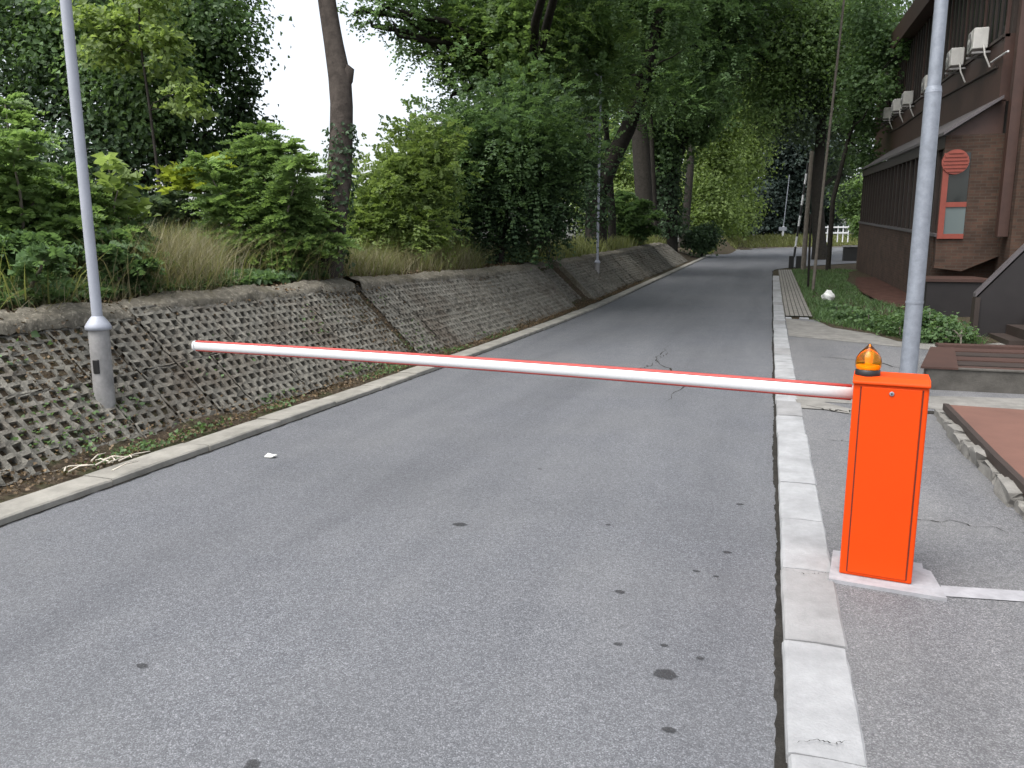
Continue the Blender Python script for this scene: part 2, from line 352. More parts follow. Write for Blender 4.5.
def decal(name, cx, cy, rx, ry_, mat, parent, dz, seed=0):
    rg = random.Random(seed); n = 18; V = [(cx, cy, zgf(cy) + dz)]; va = [1]
    for ring, (f, v) in enumerate(((.6, 1), (1, 0))):
        for k in range(n):
            a = 2 * math.pi * k / n; j = 1 + rg.uniform(-.18, .18)
            V.append((cx + rx * f * j * math.cos(a), cy + ry_ * f * j * math.sin(a), zgf(cy) + dz)); va.append(v)
    F_ = [(0, 1 + k, 1 + (k + 1) % n) for k in range(n)]
    for k in range(n):
        a, b_, c_, d_ = 1 + k, 1 + (k + 1) % n, 1 + n + (k + 1) % n, 1 + n + k; F_ += [(a, d_, c_), (a, c_, b_)]
    return link(name, npmesh(name, V, F_, True, va), mat, parent)
for k, (px, py, rx, ry_) in enumerate([(460, 525, .05, .035), (665, 675, .058, .045), (620, 593, .032, .022), (664, 646, .02, .015), (608, 526, .02, .014), (727, 553, .03, .02), (696, 573, .022, .015), (618, 645, .024, .016), (700, 660, .02, .015), (142, 667, .03, .02), (252, 768, .03, .03), (669, 733, .03, .02), (540, 470, .02, .014), (740, 505, .03, .02), (716, 578, .02, .012)]):
    p = ground(px, py); decal('oil_stain', p[0], p[1], rx, ry_, M['stain'], road, .004, k)
def crack(name, pts, w_, parent, dz, mat, seed=0, jit=1.0):
    rg = random.Random(seed); P = resample(pts, 26); V = []
    for k, (x, y) in enumerate(P):
        x += rg.gauss(0, .018) * jit; y += rg.gauss(0, .03) * jit; ww = w_ * rg.uniform(.25, 1.5) * math.sin(math.pi * (k + .6) / 26.5)
        V += [(x - ww, y - ww * .4, zgf(y) + dz), (x + ww, y + ww * .4, zgf(y) + dz)]
    F_ = [(2 * k, 2 * k + 1, 2 * k + 3, 2 * k + 2) for k in range(25)]
    return link(name, npmesh(name, V, F_), mat, parent)
def gl(*ps): return [tuple(ground(*p)[:2]) for p in ps]
crack('crack', gl((668, 346), (655, 361), (669, 370), (684, 388), (672, 396), (666, 402)), .011, road, .004, M['darkline'], 1)
crack('crack', gl((662, 360), (645, 368), (630, 372)), .007, road, .004, M['darkline'], 2)
crack('crack', gl((690, 350), (668, 352), (655, 362)), .006, road, .004, M['darkline'], 5)
crack('crack', [(.4, 5.0), (1.0, 5.02), (1.6, 4.9)], .006, pave, .046, M['darkline'], 4)
crack('crack', [(.42, 8.5), (.7, 8.25), (1.2, 8.4)], .012, pave, .052, M['darkline'], 6)
crack('crack', [(.5, 12.6), (1.5, 12.2), (1.9, 11.4)], .014, pave, .046, M['darkline'], 8)
crack('crack', [(.42, 7.0), (1.1, 6.9), (1.6, 6.95)], .006, pave, .046, M['darkline'], 9)
gd = sheet('gutter_line', [(.110 + .007 * math.sin(y * 1.7) + .003 * math.sin(y * 7.3 + math.sin(y * 3)) + .003 * math.sin(y * 23 + 2 * math.sin(y * 5)) + random.gauss(0, .0025), y) for y in np.arange(-3, 40, .035)], [(.14, y) for y in np.arange(-3, 40, .035)], 1, .005, M['darkline'])  # ragged dark strip against the foot of the pavement kerb
tag(gd, 'dark line along the pavement kerb', kind='structure')
gd2 = sheet('gutter_line', [(-4.345, y) for y in np.arange(-3, 62, .05)], [(-4.322 + random.gauss(0, .007), y) for y in np.arange(-3, 62, .05)], 1, .005, M['darkline'])  # narrow dark strip on the road side of the left kerb
tag(gd2, 'dark line along the kerb below the bank', kind='structure')
wl = sheet('painted_line', [(.84, 3.86), (1.2, 3.915), (3.0, 4.1)], [(.87, 3.99), (1.23, 4.045), (3.0, 4.24)], 1, .047, M['plinth']); tag(wl, 'white painted line on the pavement beside the barrier', kind='structure')

# kerb stones
def stone_mesh(name, L_, W, H_, seed):
    mb = MB(); bm = mb.bm; rg = random.Random(seed); n = 6
    prof = [(-W / 2, -.12), (-W / 2, H_ - .018), (-W / 2 + .007, H_ - .005), (-W / 2 + .02, H_), (0, H_ + .003), (W / 2 - .012, H_), (W / 2, H_ - .01), (W / 2, -.12)]
    rows = []
    for k in range(n + 1):
        y = -L_ / 2 + L_ * k / n; e = .003 if k in (0, n) else 0
        rows.append([bm.verts.new((x + (rg.gauss(0, .0015) if 0 < q < 7 else 0), y, z - e * (z > 0) + (rg.gauss(0, .001) if z > 0 else 0))) for q, (x, z) in enumerate(prof)])
    for A, B in zip(rows, rows[1:]):
        for q in range(len(prof) - 1): bm.faces.new((A[q], A[q + 1], B[q + 1], B[q]))
    bm.faces.new(rows[0]); bm.faces.new(rows[-1][::-1])
    return mb.mesh(name)
kr = bpy.data.objects.new('kerb', None); col.objects.link(kr); tag(kr, 'pale concrete kerb along the pavement by the barrier', kind='structure')
kl = bpy.data.objects.new('kerb', None); col.objects.link(kl); tag(kl, 'worn kerb at the foot of the concrete grid bank', kind='structure')
SR = [stone_mesh('kerb_stone', .769, .25, .052, s) for s in range(4)]
SL = [stone_mesh('kerb_stone', .99, .28, .056, 20 + s) for s in range(4)]
M['kerb_grey'] = plain('kerb_concrete_grey', (.25, .25, .25), .85, 0, .25, 4, .35, 90, .2)
for k, me in enumerate(SR): me.materials.append(M['kerb_grey'] if k == 3 else M['kerb'])
for me in SL: me.materials.append(M['kerb_left'])
def slope_at(y): return math.atan((zgf(y + .4) - zgf(y - .4)) / .8)
for k in range(48):
    y = -1.87 + .78 * k
    o = link('kerb_stone', SR[(k * 7 + k // 3) % 4], None, kr, (.262 + random.gauss(0, .004), y, zgf(y) + random.gauss(0, .002) + (.01 if y > 18.4 else 0)))
    if y > 39.5: pass
    o.rotation_euler = (slope_at(y), random.gauss(0, .006), random.gauss(0, .004))
for k in range(62):
    y = -.4 + 1.0 * k
    o = link('kerb_stone', SL[(k * 5 + k // 4) % 4], None, kl, (-4.48 + random.gauss(0, .006), y, zgf(y) + random.gauss(0, .004)))
    o.rotation_euler = (slope_at(y), random.gauss(0, .01), random.gauss(0, .006))
P = resample(LK[2:], 60)
for a, bb in zip(P, P[1:]):
    mx_, my_ = (a[0] + bb[0]) / 2, (a[1] + bb[1]) / 2
    o = link('kerb_stone', SL[0], None, kl, (mx_, my_, zgf(my_))); o.rotation_euler = (0, 0, math.atan2(bb[1] - a[1], bb[0] - a[0]) - math.pi / 2)

MB().box(.40, .53, 18.6, 18.86, .02, .13).bevel(.012).build('kerb_stone', M['kerb'], kr); MB().box(.70, .90, 18.6, 18.86, .02, .13).bevel(.012).build('kerb_stone', M['kerb'], kr)
for k, pts in enumerate(([(795, 747), (815, 742), (835, 746), (852, 742)], [(790, 572), (806, 576), (829, 573)])):
    crack('crack', [tuple(ground(a, c_, .055)[:2]) for a, c_ in pts], .0028, kr, .0595, M['darkline'], 30 + k, .12)
V = [tuple(ground(a, c_, .05)) for a, c_ in ((791, 392), (812, 395), (826, 403), (851, 409), (851, 414), (826, 410), (800, 408))]
o = link('concrete_patch', npmesh('concrete_patch', [(a, c_, zgf(c_) + .0515) for a, c_, _ in V], [tuple(range(7))]), M['strip'], pave)
# ------------------------------------------------------------------ revetment of concrete grid blocks
def block_mesh(name, ny, nu, py_, pu, seed, bar=.37, th_=.085):
    """lattice block: local y along the road, local x up the slope, z out of the slope"""
    rg = random.Random(seed); bm = bmesh.new()
    def lines(n, p):
        o = [0.0]
        for k in range(n): o += [k * p + p * bar * .5, (k + 1) * p - p * bar * .5]
        return o + [n * p]
    ly, lu = lines(ny, py_), lines(nu, pu)
    ly = [ly[0] + .001] + ly[1:-1] + [ly[-1] - .001]; lu = [lu[0] + .001] + lu[1:-1] + [lu[-1] - .001]
    g = [[bm.verts.new((u + rg.gauss(0, .005), y + rg.gauss(0, .005), rg.gauss(0, .006))) for y in ly] for u in lu]
    low = {}
    def lw(a, b_):
        if (a, b_) not in low:
            v = g[a][b_].co; low[(a, b_)] = bm.verts.new((v.x, v.y, -th_))
        return low[(a, b_)]
    na, nb = len(lu) - 1, len(ly) - 1
    for a in range(na):
        for b_ in range(nb):
            if a % 2 == 1 and b_ % 2 == 1:
                q = [(a, b_), (a, b_ + 1), (a + 1, b_ + 1), (a + 1, b_)]
                for s_ in range(4):
                    A, B = q[s_], q[(s_ + 1) % 4]
                    bm.faces.new((g[A[0]][A[1]], g[B[0]][B[1]], lw(*B), lw(*A)))
            else: bm.faces.new((g[a][b_], g[a][b_ + 1], g[a + 1][b_ + 1], g[a + 1][b_]))
    bmesh.ops.recalc_face_normals(bm, faces=bm.faces)
    me = bpy.data.meshes.new(name); bm.to_mesh(me); bm.free(); me.materials.append(M['grid']); return me
BA = [block_mesh('grid_block', 4, 7, .12, .11, s) for s in range(6)]
BB = [block_mesh('grid_block', 8, 7, .12, .11, 50 + s) for s in range(3)]
def panel(y0, y1, blocks, wy, label, xoff=0.0, steep=0.0, seed=0, rows=3, rough=1.0):
    pe = empty('grid_revetment', (-4.9 + xoff, y0, zgf(y0)), label, 'retaining wall', 'sloped concrete grid walls below the trees'); pe['kind'] = 'thing'
    rg = random.Random(seed); n = int(round((y1 - y0) / wy)); step = (y1 - y0) / n
    for k in range(n):
        for r_ in range(rows):
            yc = y0 + (k + .0) * step; t = float(walltop(yc)); ang = math.atan2(t, 1.12 - steep)
            u = (r_ + .03) * .77 * (math.hypot(t, 1.12) / 1.56)
            x = -4.90 + xoff - math.cos(ang) * u; z = zgf(yc) + .035 + math.sin(ang) * u
            o = bpy.data.objects.new('grid_block', rg.choice(blocks)); col.objects.link(o)
            o.parent = pe; o.matrix_parent_inverse = Matrix.Translation(pe.location).inverted()
            up = Vector((-math.cos(ang), 0, math.sin(ang))); al = Vector((0, 1, slope_at(yc + step / 2))).normalized(); nn = -up.cross(al)
            mt = Matrix((up, al, nn)).transposed().to_4x4()
            mt = Matrix.Translation(Vector((x, yc, z)) + nn * (rg.gauss(0, .003) * rough + .02 * math.sin(yc * 1.1) + .010 * math.sin(yc * 2.3))) @ mt @ Matrix.Rotation(rg.gauss(0, .006) * rough, 4, 'Z') @ Matrix.Rotation(rg.gauss(0, .006) * rough, 4, 'Y') @ Matrix.Rotation(rg.gauss(0, .006) * rough, 4, 'X') @ Matrix.Diagonal((math.hypot(t, 1.12) / 1.56, step / wy, 1, 1))
            o.matrix_basis = mt
    # cap band along the top
    V = []; F_ = []; ny = int((y1 - y0) / (.07 if y1 < 23 else .3)) + 1
    for k in range(ny):
        y = y0 + (y1 - y0) * k / (ny - 1); t = float(walltop(y)); z = zgf(y) + t + .035
        j = .018 * rough * (math.sin(y * 1.9) + math.sin(y * 4.7 + 1)) * .6; x = -6.0 + xoff - steep * -1
        for (dx, dz) in ((.05, -.09), (.04, .0 + j), (.0, .025 + j), (-.07, .05 + j), (-.14, .08 + j), (-.20, .085 + j), (-.26, .09 + j), (-.30, .08 + j), (-.36, .02)): V.append((x + dx + rg.gauss(0, .012), y, z + dz + rg.gauss(0, .011)))
    for k in range(ny - 1):
        for q in range(8): F_.append((k * 9 + q, k * 9 + q + 1, (k + 1) * 9 + q + 1, (k + 1) * 9 + q))
    link('cap', npmesh('cap', V, F_, False), M['cap'], pe)
    return pe
panel(1.2, 10.4, BA, .48, 'nearest sloped concrete grid wall with crumbled cap, behind the grey lamp post base', 0, 0, 1, 2, 1.7)
p2 = panel(10.55, 20.0, BA, .48, 'sloped concrete grid wall in the middle, below the dry grass and dark bush', .03, 0, 2, 2, .8)
p3 = panel(22.6, 50.0, BB, .96, 'farthest sloped concrete grid wall, with the thin distant lamp post', .02, 0, 3, 2, .8)
pr = panel(20.1, 22.5, BA, .48, 'short recessed concrete grid wall in the dark notch between two panels', -.24, 0, 4, 2, 1.0)
for (pp, y) in ((p2, 20.0), (p3, 22.5)):
    z = zgf(y); t = float(walltop(y))
    mb = MB(); mb.prism([(-4.86, y, z - .1), (-4.86, y, z + .05), (-5.97, y, z + t + .06), (-6.3, y, z + t + .12), (-6.6, y, z - .1)], (0, .09, 0)); mb.build('end_wall', M['cap'], pp)

# ------------------------------------------------------------------ parking barrier
bx0, bx1, by0, by1, bz0, bz1 = .418, .740, 3.975, 4.225, .085, 1.022
bar = empty('parking_barrier', (.58, 4.1, .045), 'orange boom barrier with lowered white and red arm across the road', 'barrier')
MB().box(.375, .80, 3.885, 4.29, .03, .060).prism([(.8001, 3.885, .03), (.885, 3.885, .03), (.835, 4.2, .03), (.8001, 4.22, .03)], (0, 0, .0298)).build('plinth', M['plinth'], bar)
MB().box(bx0, bx1, by0, by1, .0605, bz1).bevel(.008).build('housing', M['orange'], bar)
door = MB().box(bx0 + .037, bx1 - .028, by0 - .006, by0 + .01, .078, bz1 - .012).bevel(.003, 1).build('door', M['orange'], bar)
for x0 in (bx0 + .031, bx1 - .028): MB().box(x0, x0 + .006, by0 - .0015, by0 + .004, .078, bz1 - .012).build('door_gap', M['gap'], bar)
lk = MB().lathe([(.011, 0), (.011, .006), (.008, .008)], (0, 0, 0), 16).mesh('lock')
o = link('lock', lk, M['galv'], door); o.matrix_parent_inverse = Matrix(); o.location = (.585, by0 - .004, .985); o.rotation_euler = (R(90), 0, 0)
MB().box(.5845 - .0015, .5855 + .0015, by0 - .0145, by0 - .011, .980, .990).build('keyhole', M['black'], door)
lid = MB(); lid.prism([(bx0 - .004, by0 - .014, bz1 + .001), (bx1 + .004, by0 - .014, bz1 + .001), (bx1 + .004, by0 - .014, bz1 + .017), (bx0 - .004, by0 - .014, bz1 + .017)], (0, .012, .012))
lid = MB(); pr_ = [(by0 - .013, bz1 + .0), (by0 - .013, bz1 + .014), (by0 + .03, bz1 + .034), (by1 - .03, bz1 + .034), (by1 + .01, bz1 + .016), (by1 + .01, bz1)]
lid.prism([(bx0 - .004, y, z) for y, z in pr_], (bx1 - bx0 + .008, 0, 0)); lid.bevel(.005); lid.build('lid', M['orange'], bar)
bea = MB().lathe([(.054, 0), (.056, .008), (.056, .03), (.052, .034)], (.475, 4.055, bz1 + .028), 28).build('beacon', M['black'], bar)
dome = MB().lathe([(.053, 0), (.058, .012), (.0585, .035), (.054, .058), (.043, .078), (.030, .093), (.016, .107), (.007, .118), (.003, .122)], (.475, 4.055, bz1 + .062), 12).build('dome', M['amber'], bea)
MB().lathe([(.042, 0), (.043, .016), (.036, .02)], (.475, 4.055, bz1 + .0635), 24).build('reflector', M['reflector'], bea)
MB().lathe([(.012, 0), (.014, .03), (.010, .05), (.004, .056)], (.475, 4.055, bz1 + .084), 12).build('bulb', M['reflector'], bea)
# arm: elliptical white profile, red strips along its top and bottom, from the housing to its free end
a0, a1 = Vector((.43, 4.08, .960)), Vector((-3.985, 4.08, .966)); ax = (a1 - a0).normalized(); sd = ax.cross(Vector((0, 0, 1))).normalized(); LA = (a1 - a0).length
hh, hw = .0345, .03
def arm_prof(h, w_, n=28): return [(math.cos(2 * math.pi * k / n) * w_, math.copysign(abs(math.sin(2 * math.pi * k / n)) ** .8, math.sin(2 * math.pi * k / n)) * h) for k in range(n)]
def sweep(prof, t0, t1, ns=14):
    bm = bmesh.new(); rows = []
    for k in range(ns + 1):
        t = t0 + (t1 - t0) * k / ns; c_ = a0 + ax * t + Vector((0, 0, -.0 * t)); c_.z += .012 * math.sin(math.pi * t / LA) - .006 * (t / LA) ** 2
        rows.append([bm.verts.new(c_ + sd * p_[0] + Vector((0, 0, p_[1]))) for p_ in prof])
    n = len(prof)
    for A, B in zip(rows, rows[1:]):
        for q in range(n): f = bm.faces.new((A[q], A[(q + 1) % n], B[(q + 1) % n], B[q])); f.smooth = True
    bm.faces.new(rows[0][::-1]); bm.faces.new(rows[-1]); bmesh.ops.recalc_face_normals(bm, faces=bm.faces)
    me = bpy.data.meshes.new('arm'); bm.to_mesh(me); bm.free(); return me
arm = link('arm', sweep(arm_prof(hh, hw), 0, LA), M['white'], bar)
strip = [(-.020, .0285), (-.017, .034), (-.01, .0385), (.01, .0385), (.017, .034), (.020, .0285)]
link('edge_strip', sweep(strip, .02, LA - .004), M['red'], arm)
link('edge_strip', sweep([(x, -z) for x, z in strip], .02, LA - .004), M['red'], arm)
link('end_cap', sweep(arm_prof(hh + .003, hw + .003), LA, LA + .018, 1), M['white'], arm)
link('sleeve', sweep(arm_prof(hh + .004, hw + .004), -.0, .012, 1), M['white'], arm)
bar.rotation_euler = (0, 0, R(-6.9)); bar.location.x += .005; bar.location.y -= .04

# ------------------------------------------------------------------ lamp posts and poles
def lamp(px, py, X, s, label, head=8.2, lean=0.0):
    b_ = atx(px, py, X); root = empty('lamp_post', (b_[0], b_[1], b_[2] - .25), label, 'lamp post', 'grey lamp posts on the grid bank')
    x, y, z = b_
    base = MB().lathe([(.081, -.3), (.081, .62)], (x, y, z), 24).build('base_tube', M['lampbase'], root)
    hd = Vector((-x, -y, 0)).normalized(); hd = Matrix.Rotation(R(-32), 3, 'Z') @ hd; hs_ = Vector((-hd.y, hd.x, 0))
    MB().box(-.026, .026, .07, .09, .24, .36, lambda a, b_, c_: tuple(Vector((x, y, z + c_)) + hs_ * a + hd * b_)).bevel(.006, 1).build('hatch', M['black'], base)
    MB().lathe([(.09, .600), (.102, .608), (.102, .632), (.09, .655), (.066, .69), (.049, .712), (.046, .716)], (x, y, z), 28).build('collar', M['lampgrey'], root)
    MB().tube([(x, y, z + .7), (x + lean * 2, y, z + 3), (x + lean * 5, y, z + head)], [.042, .041, .035], 18).build('pole', M['lampgrey'], root)
    sg = 1 if head > 7 else -1; h = MB().tube([(x + lean * 5, y, z + head - .05), (x + lean * 5 + .3 * sg, y, z + head + .2), (x + lean * 5 + .9 * sg, y, z + head + .25)], [.03, .03, .03], 10).build('bracket', M['lampgrey'], root)
    MB().box(x + lean * 5 + sg * 1.1 - .3, x + lean * 5 + sg * 1.1 + .3, y - .12, y + .12, z + head + .19, z + head + .31).bevel(.03).build('lamp_head', M['lampgrey'], h)
lamp(105, 400, -5.33, 1, 'grey lamp post with black hatch on its base, on the near grid wall', lean=-.012)
lamp(597, 281, -5.55, 1, 'thin distant lamp post standing on the farthest grid wall below the big trees', head=6.6)
rp = ground(906, 398, .05); x, y, z = rp[0], rp[1], .04
root = empty('steel_pole', (x, y, z), 'galvanised steel pole with stepped collar behind the orange barrier cabinet', 'pole')
MB().tube([(x, y, z), (x, y, z + 1.6), (x, y, z + 3.22)], [.088, .084, .079], 28).build('lower_tube', M['galv'], root)
MB().tube([(x, y, z + 1.045), (x, y, z + 1.07)], .0905, 28).build('band', M['galv'], root)
MB().tube([(x, y, z + 3.2), (x, y, z + 3.26)], [.0815, .072], 28).build('shoulder', M['galv'], root)
MB().tube([(x, y, z + 3.22), (x, y, z + 6), (x, y, z + 9)], [.064, .060, .055], 24).build('upper_tube', M['galv'], root)
MB().lathe([(.15, -.02), (.15, .012), (.14, .016)], (x, y, z), 24).build('base_plate', M['galv'], root)

def stick(name, label, cat, pts, rad, mat, n=10, group=None):
    mb = MB().tube(pts, rad, n); o = link(name, mb.mesh(name), mat); tag(o, label, cat, group); return o
q0 = ground(812.5, 293); 
stick('leaning_pole', 'tall thin leaning pole beside the paver strip, taller than its neighbours', 'pole', [(q0[0], q0[1], zgf(q0[1]) - .1), aty(825, 170, 26.6), aty(834, 90, 26.4), aty(844, 0, 26.2), aty(848, -60, 26)], [.05, .042, .038, .033, .03], M['greywood'])
q0 = ground(808, 291); stick('wooden_stake', 'thin dark wooden stake beside the tall leaning pole', 'stake', [(q0[0], q0[1], zgf(q0[1]) - .1), aty(809.5, 250, 27.5), aty(811, 214, 27.4)], [.04, .036, .03], M['bark_dark'])
q0 = ground(803, 272); stick('grey_pole', 'thick pale grey pole behind the paver strip, next to the striped barrier arm', 'pole', [(q0[0], q0[1], zgf(q0[1]) - .1), aty(807, 215, q0[1]), aty(812, 151, q0[1])], [.12, .105, .09], M['greywood'], 14)
# raised barrier far away
q0 = ground(794.5, 268); yb = q0[1]
fb = empty('raised_barrier', (q0[0], yb, zgf(yb)), 'far boom barrier raised upright, black and white striped arm on black base', 'barrier')
for xx in (-.3, .05): MB().box(q0[0] + xx, q0[0] + xx + .25, yb - .15, yb + .15, zgf(yb) - .02, zgf(yb) + .62).bevel(.02).build('base_block', M['black'], fb)
e0, e1 = aty(794, 257, yb), aty(808, 163, yb)
for k in range(9):
    A, B = e0 + (e1 - e0) * k / 9, e0 + (e1 - e0) * (k + 1) / 9
    MB().tube([A, B], .055, 10).build('arm_band', M['black'] if k % 2 == 0 else M['white'], fb)

# ------------------------------------------------------------------ foliage
def frame_from(N, rng):
    n = len(N); N = N / np.linalg.norm(N, axis=1, keepdims=True); r_ = rng.normal(size=(n, 3))
    T = np.cross(N, r_); T /= np.linalg.norm(T, axis=1, keepdims=True); B = np.cross(N, T); return N, T, B
def leaves(P, N, S, rng, T=None, asp=.42, fold=.18):
    """folded pointed leaves: P base points, N normals, S lengths -> verts, tris"""
    N, T2, B = frame_from(N, rng)
    if T is not None:
        T2 = T - N * np.sum(T * N, 1, keepdims=True); T2 /= np.linalg.norm(T2, axis=1, keepdims=True) + 1e-9; B = np.cross(N, T2)
    S = S[:, None]; n = len(P)
    V = np.empty((n, 4, 3)); V[:, 0] = P; V[:, 2] = P + T2 * S - N * S * .12
    V[:, 1] = P + T2 * S * .45 + B * S * asp + N * S * fold; V[:, 3] = P + T2 * S * .45 - B * S * asp + N * S * fold
    i = np.arange(n)[:, None] * 4
    Fa = np.concatenate([i + np.array([[0, 1, 2]]), i + np.array([[0, 2, 3]])], 1).reshape(-1, 3)
    return V.reshape(-1, 3), Fa
def leafobj(name, parts, mat, parent, rng, smooth=False):
    """parts: list of (P,N,S,var,T)"""
    P = np.concatenate([p[0] for p in parts]); N = np.concatenate([p[1] for p in parts]); S = np.concatenate([p[2] for p in parts]); v = np.concatenate([p[3] for p in parts])
    T = np.concatenate([p[4] for p in parts]) if parts[0][4] is not None else None
    V, Fa = leaves(P, N, S, rng, T)
    return link(name, npmesh(name, V, Fa, smooth, np.repeat(np.clip(v, 0, 1), 4)), mat, parent)
def crown_pts(blobs, n, size, rng, sub=1.0, flat=.65, shell=.45):
    """blobs: (centre, radius xyz). leaves gather in small sprays in each blob's outer part"""
    out = []; wts = np.array([np.prod(b_[1]) ** (2 / 3) for b_ in blobs]); wts = wts / wts.sum()
    for (c_, r_), w_ in zip(blobs, wts):
        k = max(30, int(n * w_)); ns = max(6, int(k / (26 * sub)))
        d = rng.normal(size=(ns, 3)); d /= np.linalg.norm(d, axis=1, keepdims=True)
        rad = (shell + (1 - shell) * rng.random(ns) ** .7)[:, None] * (1 + .22 * rng.normal(size=(ns, 1)))
        sc_ = c_ + d * rad * r_
        tone = np.clip(.45 + .22 * rng.normal(size=ns) , 0, 1)
        idx = rng.integers(0, ns, k)
        sr = np.mean(r_) * .15 * sub ** .5 + size * .8
        off = rng.normal(size=(k, 3)) * np.array([sr, sr, sr * flat])
        P = sc_[idx] + off
        N = d[idx] * .7 + np.array([0, 0, .7]) + rng.normal(size=(k, 3)) * .55
        out.append((P, N, size * (.6 + .8 * rng.random(k)), tone[idx] + .16 * rng.normal(size=k), None))
    return out
def crown_fronds(blobs, n, flen, leaf, rng, pairs=4, shell=.4, droop=.45, per=9):
    """like crown_pts, with small pinnate sprays instead of single leaves"""
    wts = np.array([np.prod(b_[1]) ** (2 / 3) for b_ in blobs]); wts = wts / wts.sum(); S_, D_, L_, T_ = [], [], [], []
    for (c_, r_), w_ in zip(blobs, wts):
        k = max(12, int(n * w_ / (2 * pairs + 1))); ns = max(5, k // per)
        d = rng.normal(size=(ns, 3)); d /= np.linalg.norm(d, axis=1, keepdims=True)
        rad = (shell + (1 - shell) * rng.random(ns) ** .7)[:, None] * (1 + .36 * rng.normal(size=(ns, 1)))
        sc_ = c_ + d * rad * r_; idx = rng.integers(0, ns, k); sr = np.mean(r_) * .12 + flen * .35
        S_.append(sc_[idx] + rng.normal(size=(k, 3)) * sr * np.array([1, 1, .7]))
        D_.append(d[idx] * .8 + rng.normal(size=(k, 3)) * .6 + np.array([0, 0, .35])); L_.append(flen * (.6 + .7 * rng.random(k))); T_.append(np.clip(.48 + .28 * rng.normal(size=ns), 0, 1)[idx])
    return [fronds(np.concatenate(S_), np.concatenate(D_), np.concatenate(L_), rng, pairs, leaf, droop, np.concatenate(T_))]
ZK = 1.0
def W(x, y, r_, up=2.6): return (np.array([x, y, 1.65 + .335 * y + up + r_ * .55]), np.array([r_, r_, r_ * .6]))
def B(px, py, r_, Z, dz=1.0):
    Z = Z * ZK; s = Z / F; return (pix(px, py, Z), np.array([r_ * s * (.5 + .5 * dz), r_ * s * dz, r_ * s]))
def limb(mb, p0, p1, r0, r1, rng, sag=.08, n=5, sides=7):
    p0, p1 = np.array(p0), np.array(p1); d = np.linalg.norm(p1 - p0); pts = []
    for k in range(n + 1):
        t = k / n; q = p0 + (p1 - p0) * t + rng.normal(size=3) * d * .02 * (0 < k < n); q[2] += math.sin(math.pi * t) * d * sag; pts.append(q)
    mb.tube(pts, [r0 + (r1 - r0) * k / n for k in range(n + 1)], sides)
def tree(name, label, trunk, blobs, n, size, mat, bark, seed, group=None, limbs=True, cat='tree', sub=1.0, flat=.65, ivy=None, shell=.45, extra=None, frond=None):
    """trunk: list of (point, radius) from the ground up"""
    rng = np.random.default_rng(seed); base = np.array(trunk[0][0], float)
    base[2] = float(zt(base[0], base[1])) - .08; pts = [base] + [np.array(t[0]) for t in trunk[1:]]
    root = empty(name, tuple(base), label, cat, group)
    mb = MB(); mb.tube(pts, [t[1] for t in trunk], 12, True, .06, seed)
    if limbs:
        for c_, r_ in blobs:
            k = min(range(len(pts)), key=lambda j: np.linalg.norm(pts[j] - c_) + (5 if j == 0 else 0) + max(0, pts[j][2] - c_[2]))
            r0 = trunk[k][1] * .55; limb(mb, pts[k], c_, r0, r0 * .35, rng)
            for _ in range(4):
                e = c_ + rng.normal(size=3) * r_ * .5; limb(mb, c_, e, r0 * .35, .008, rng, .05, 3, 5)
    mb.build('trunk', bark, root)
    cr = lambda bl, n_, s_: crown_fronds(bl, n_, frond, s_, rng) if frond else crown_pts(bl, n_, s_, rng, sub, flat, shell)
    leafobj('crown', cr(blobs, n, size), mat, root, rng)
    if extra:
        bl2, n2, s2, m2 = extra; leafobj('crown', cr(bl2, n2, s2), m2, root, rng)
    if ivy:
        k0, k1, nn, sz, m_, thick = ivy; t = rng.uniform(k0, k1, nn) * (len(pts) - 1); i0 = np.clip(t.astype(int), 0, len(pts) - 2); f = (t - i0)[:, None]
        PA = np.array(pts); c_ = PA[i0] * (1 - f) + PA[i0 + 1] * f; a = rng.uniform(0, 2 * math.pi, nn); rr = np.array([q[1] for q in trunk])[i0] + thick * np.abs(rng.normal(size=nn))
        d = np.stack([np.cos(a), np.sin(a), 0 * a], 1); P = c_ + d * rr[:, None]
        leafobj('ivy', [(P, d + rng.normal(size=(nn, 3)) * .5 + np.array([0, 0, .4]), sz * (.6 + .8 * rng.random(nn)), .45 + .3 * rng.normal(size=nn), None)], m_, root, rng)
    return root
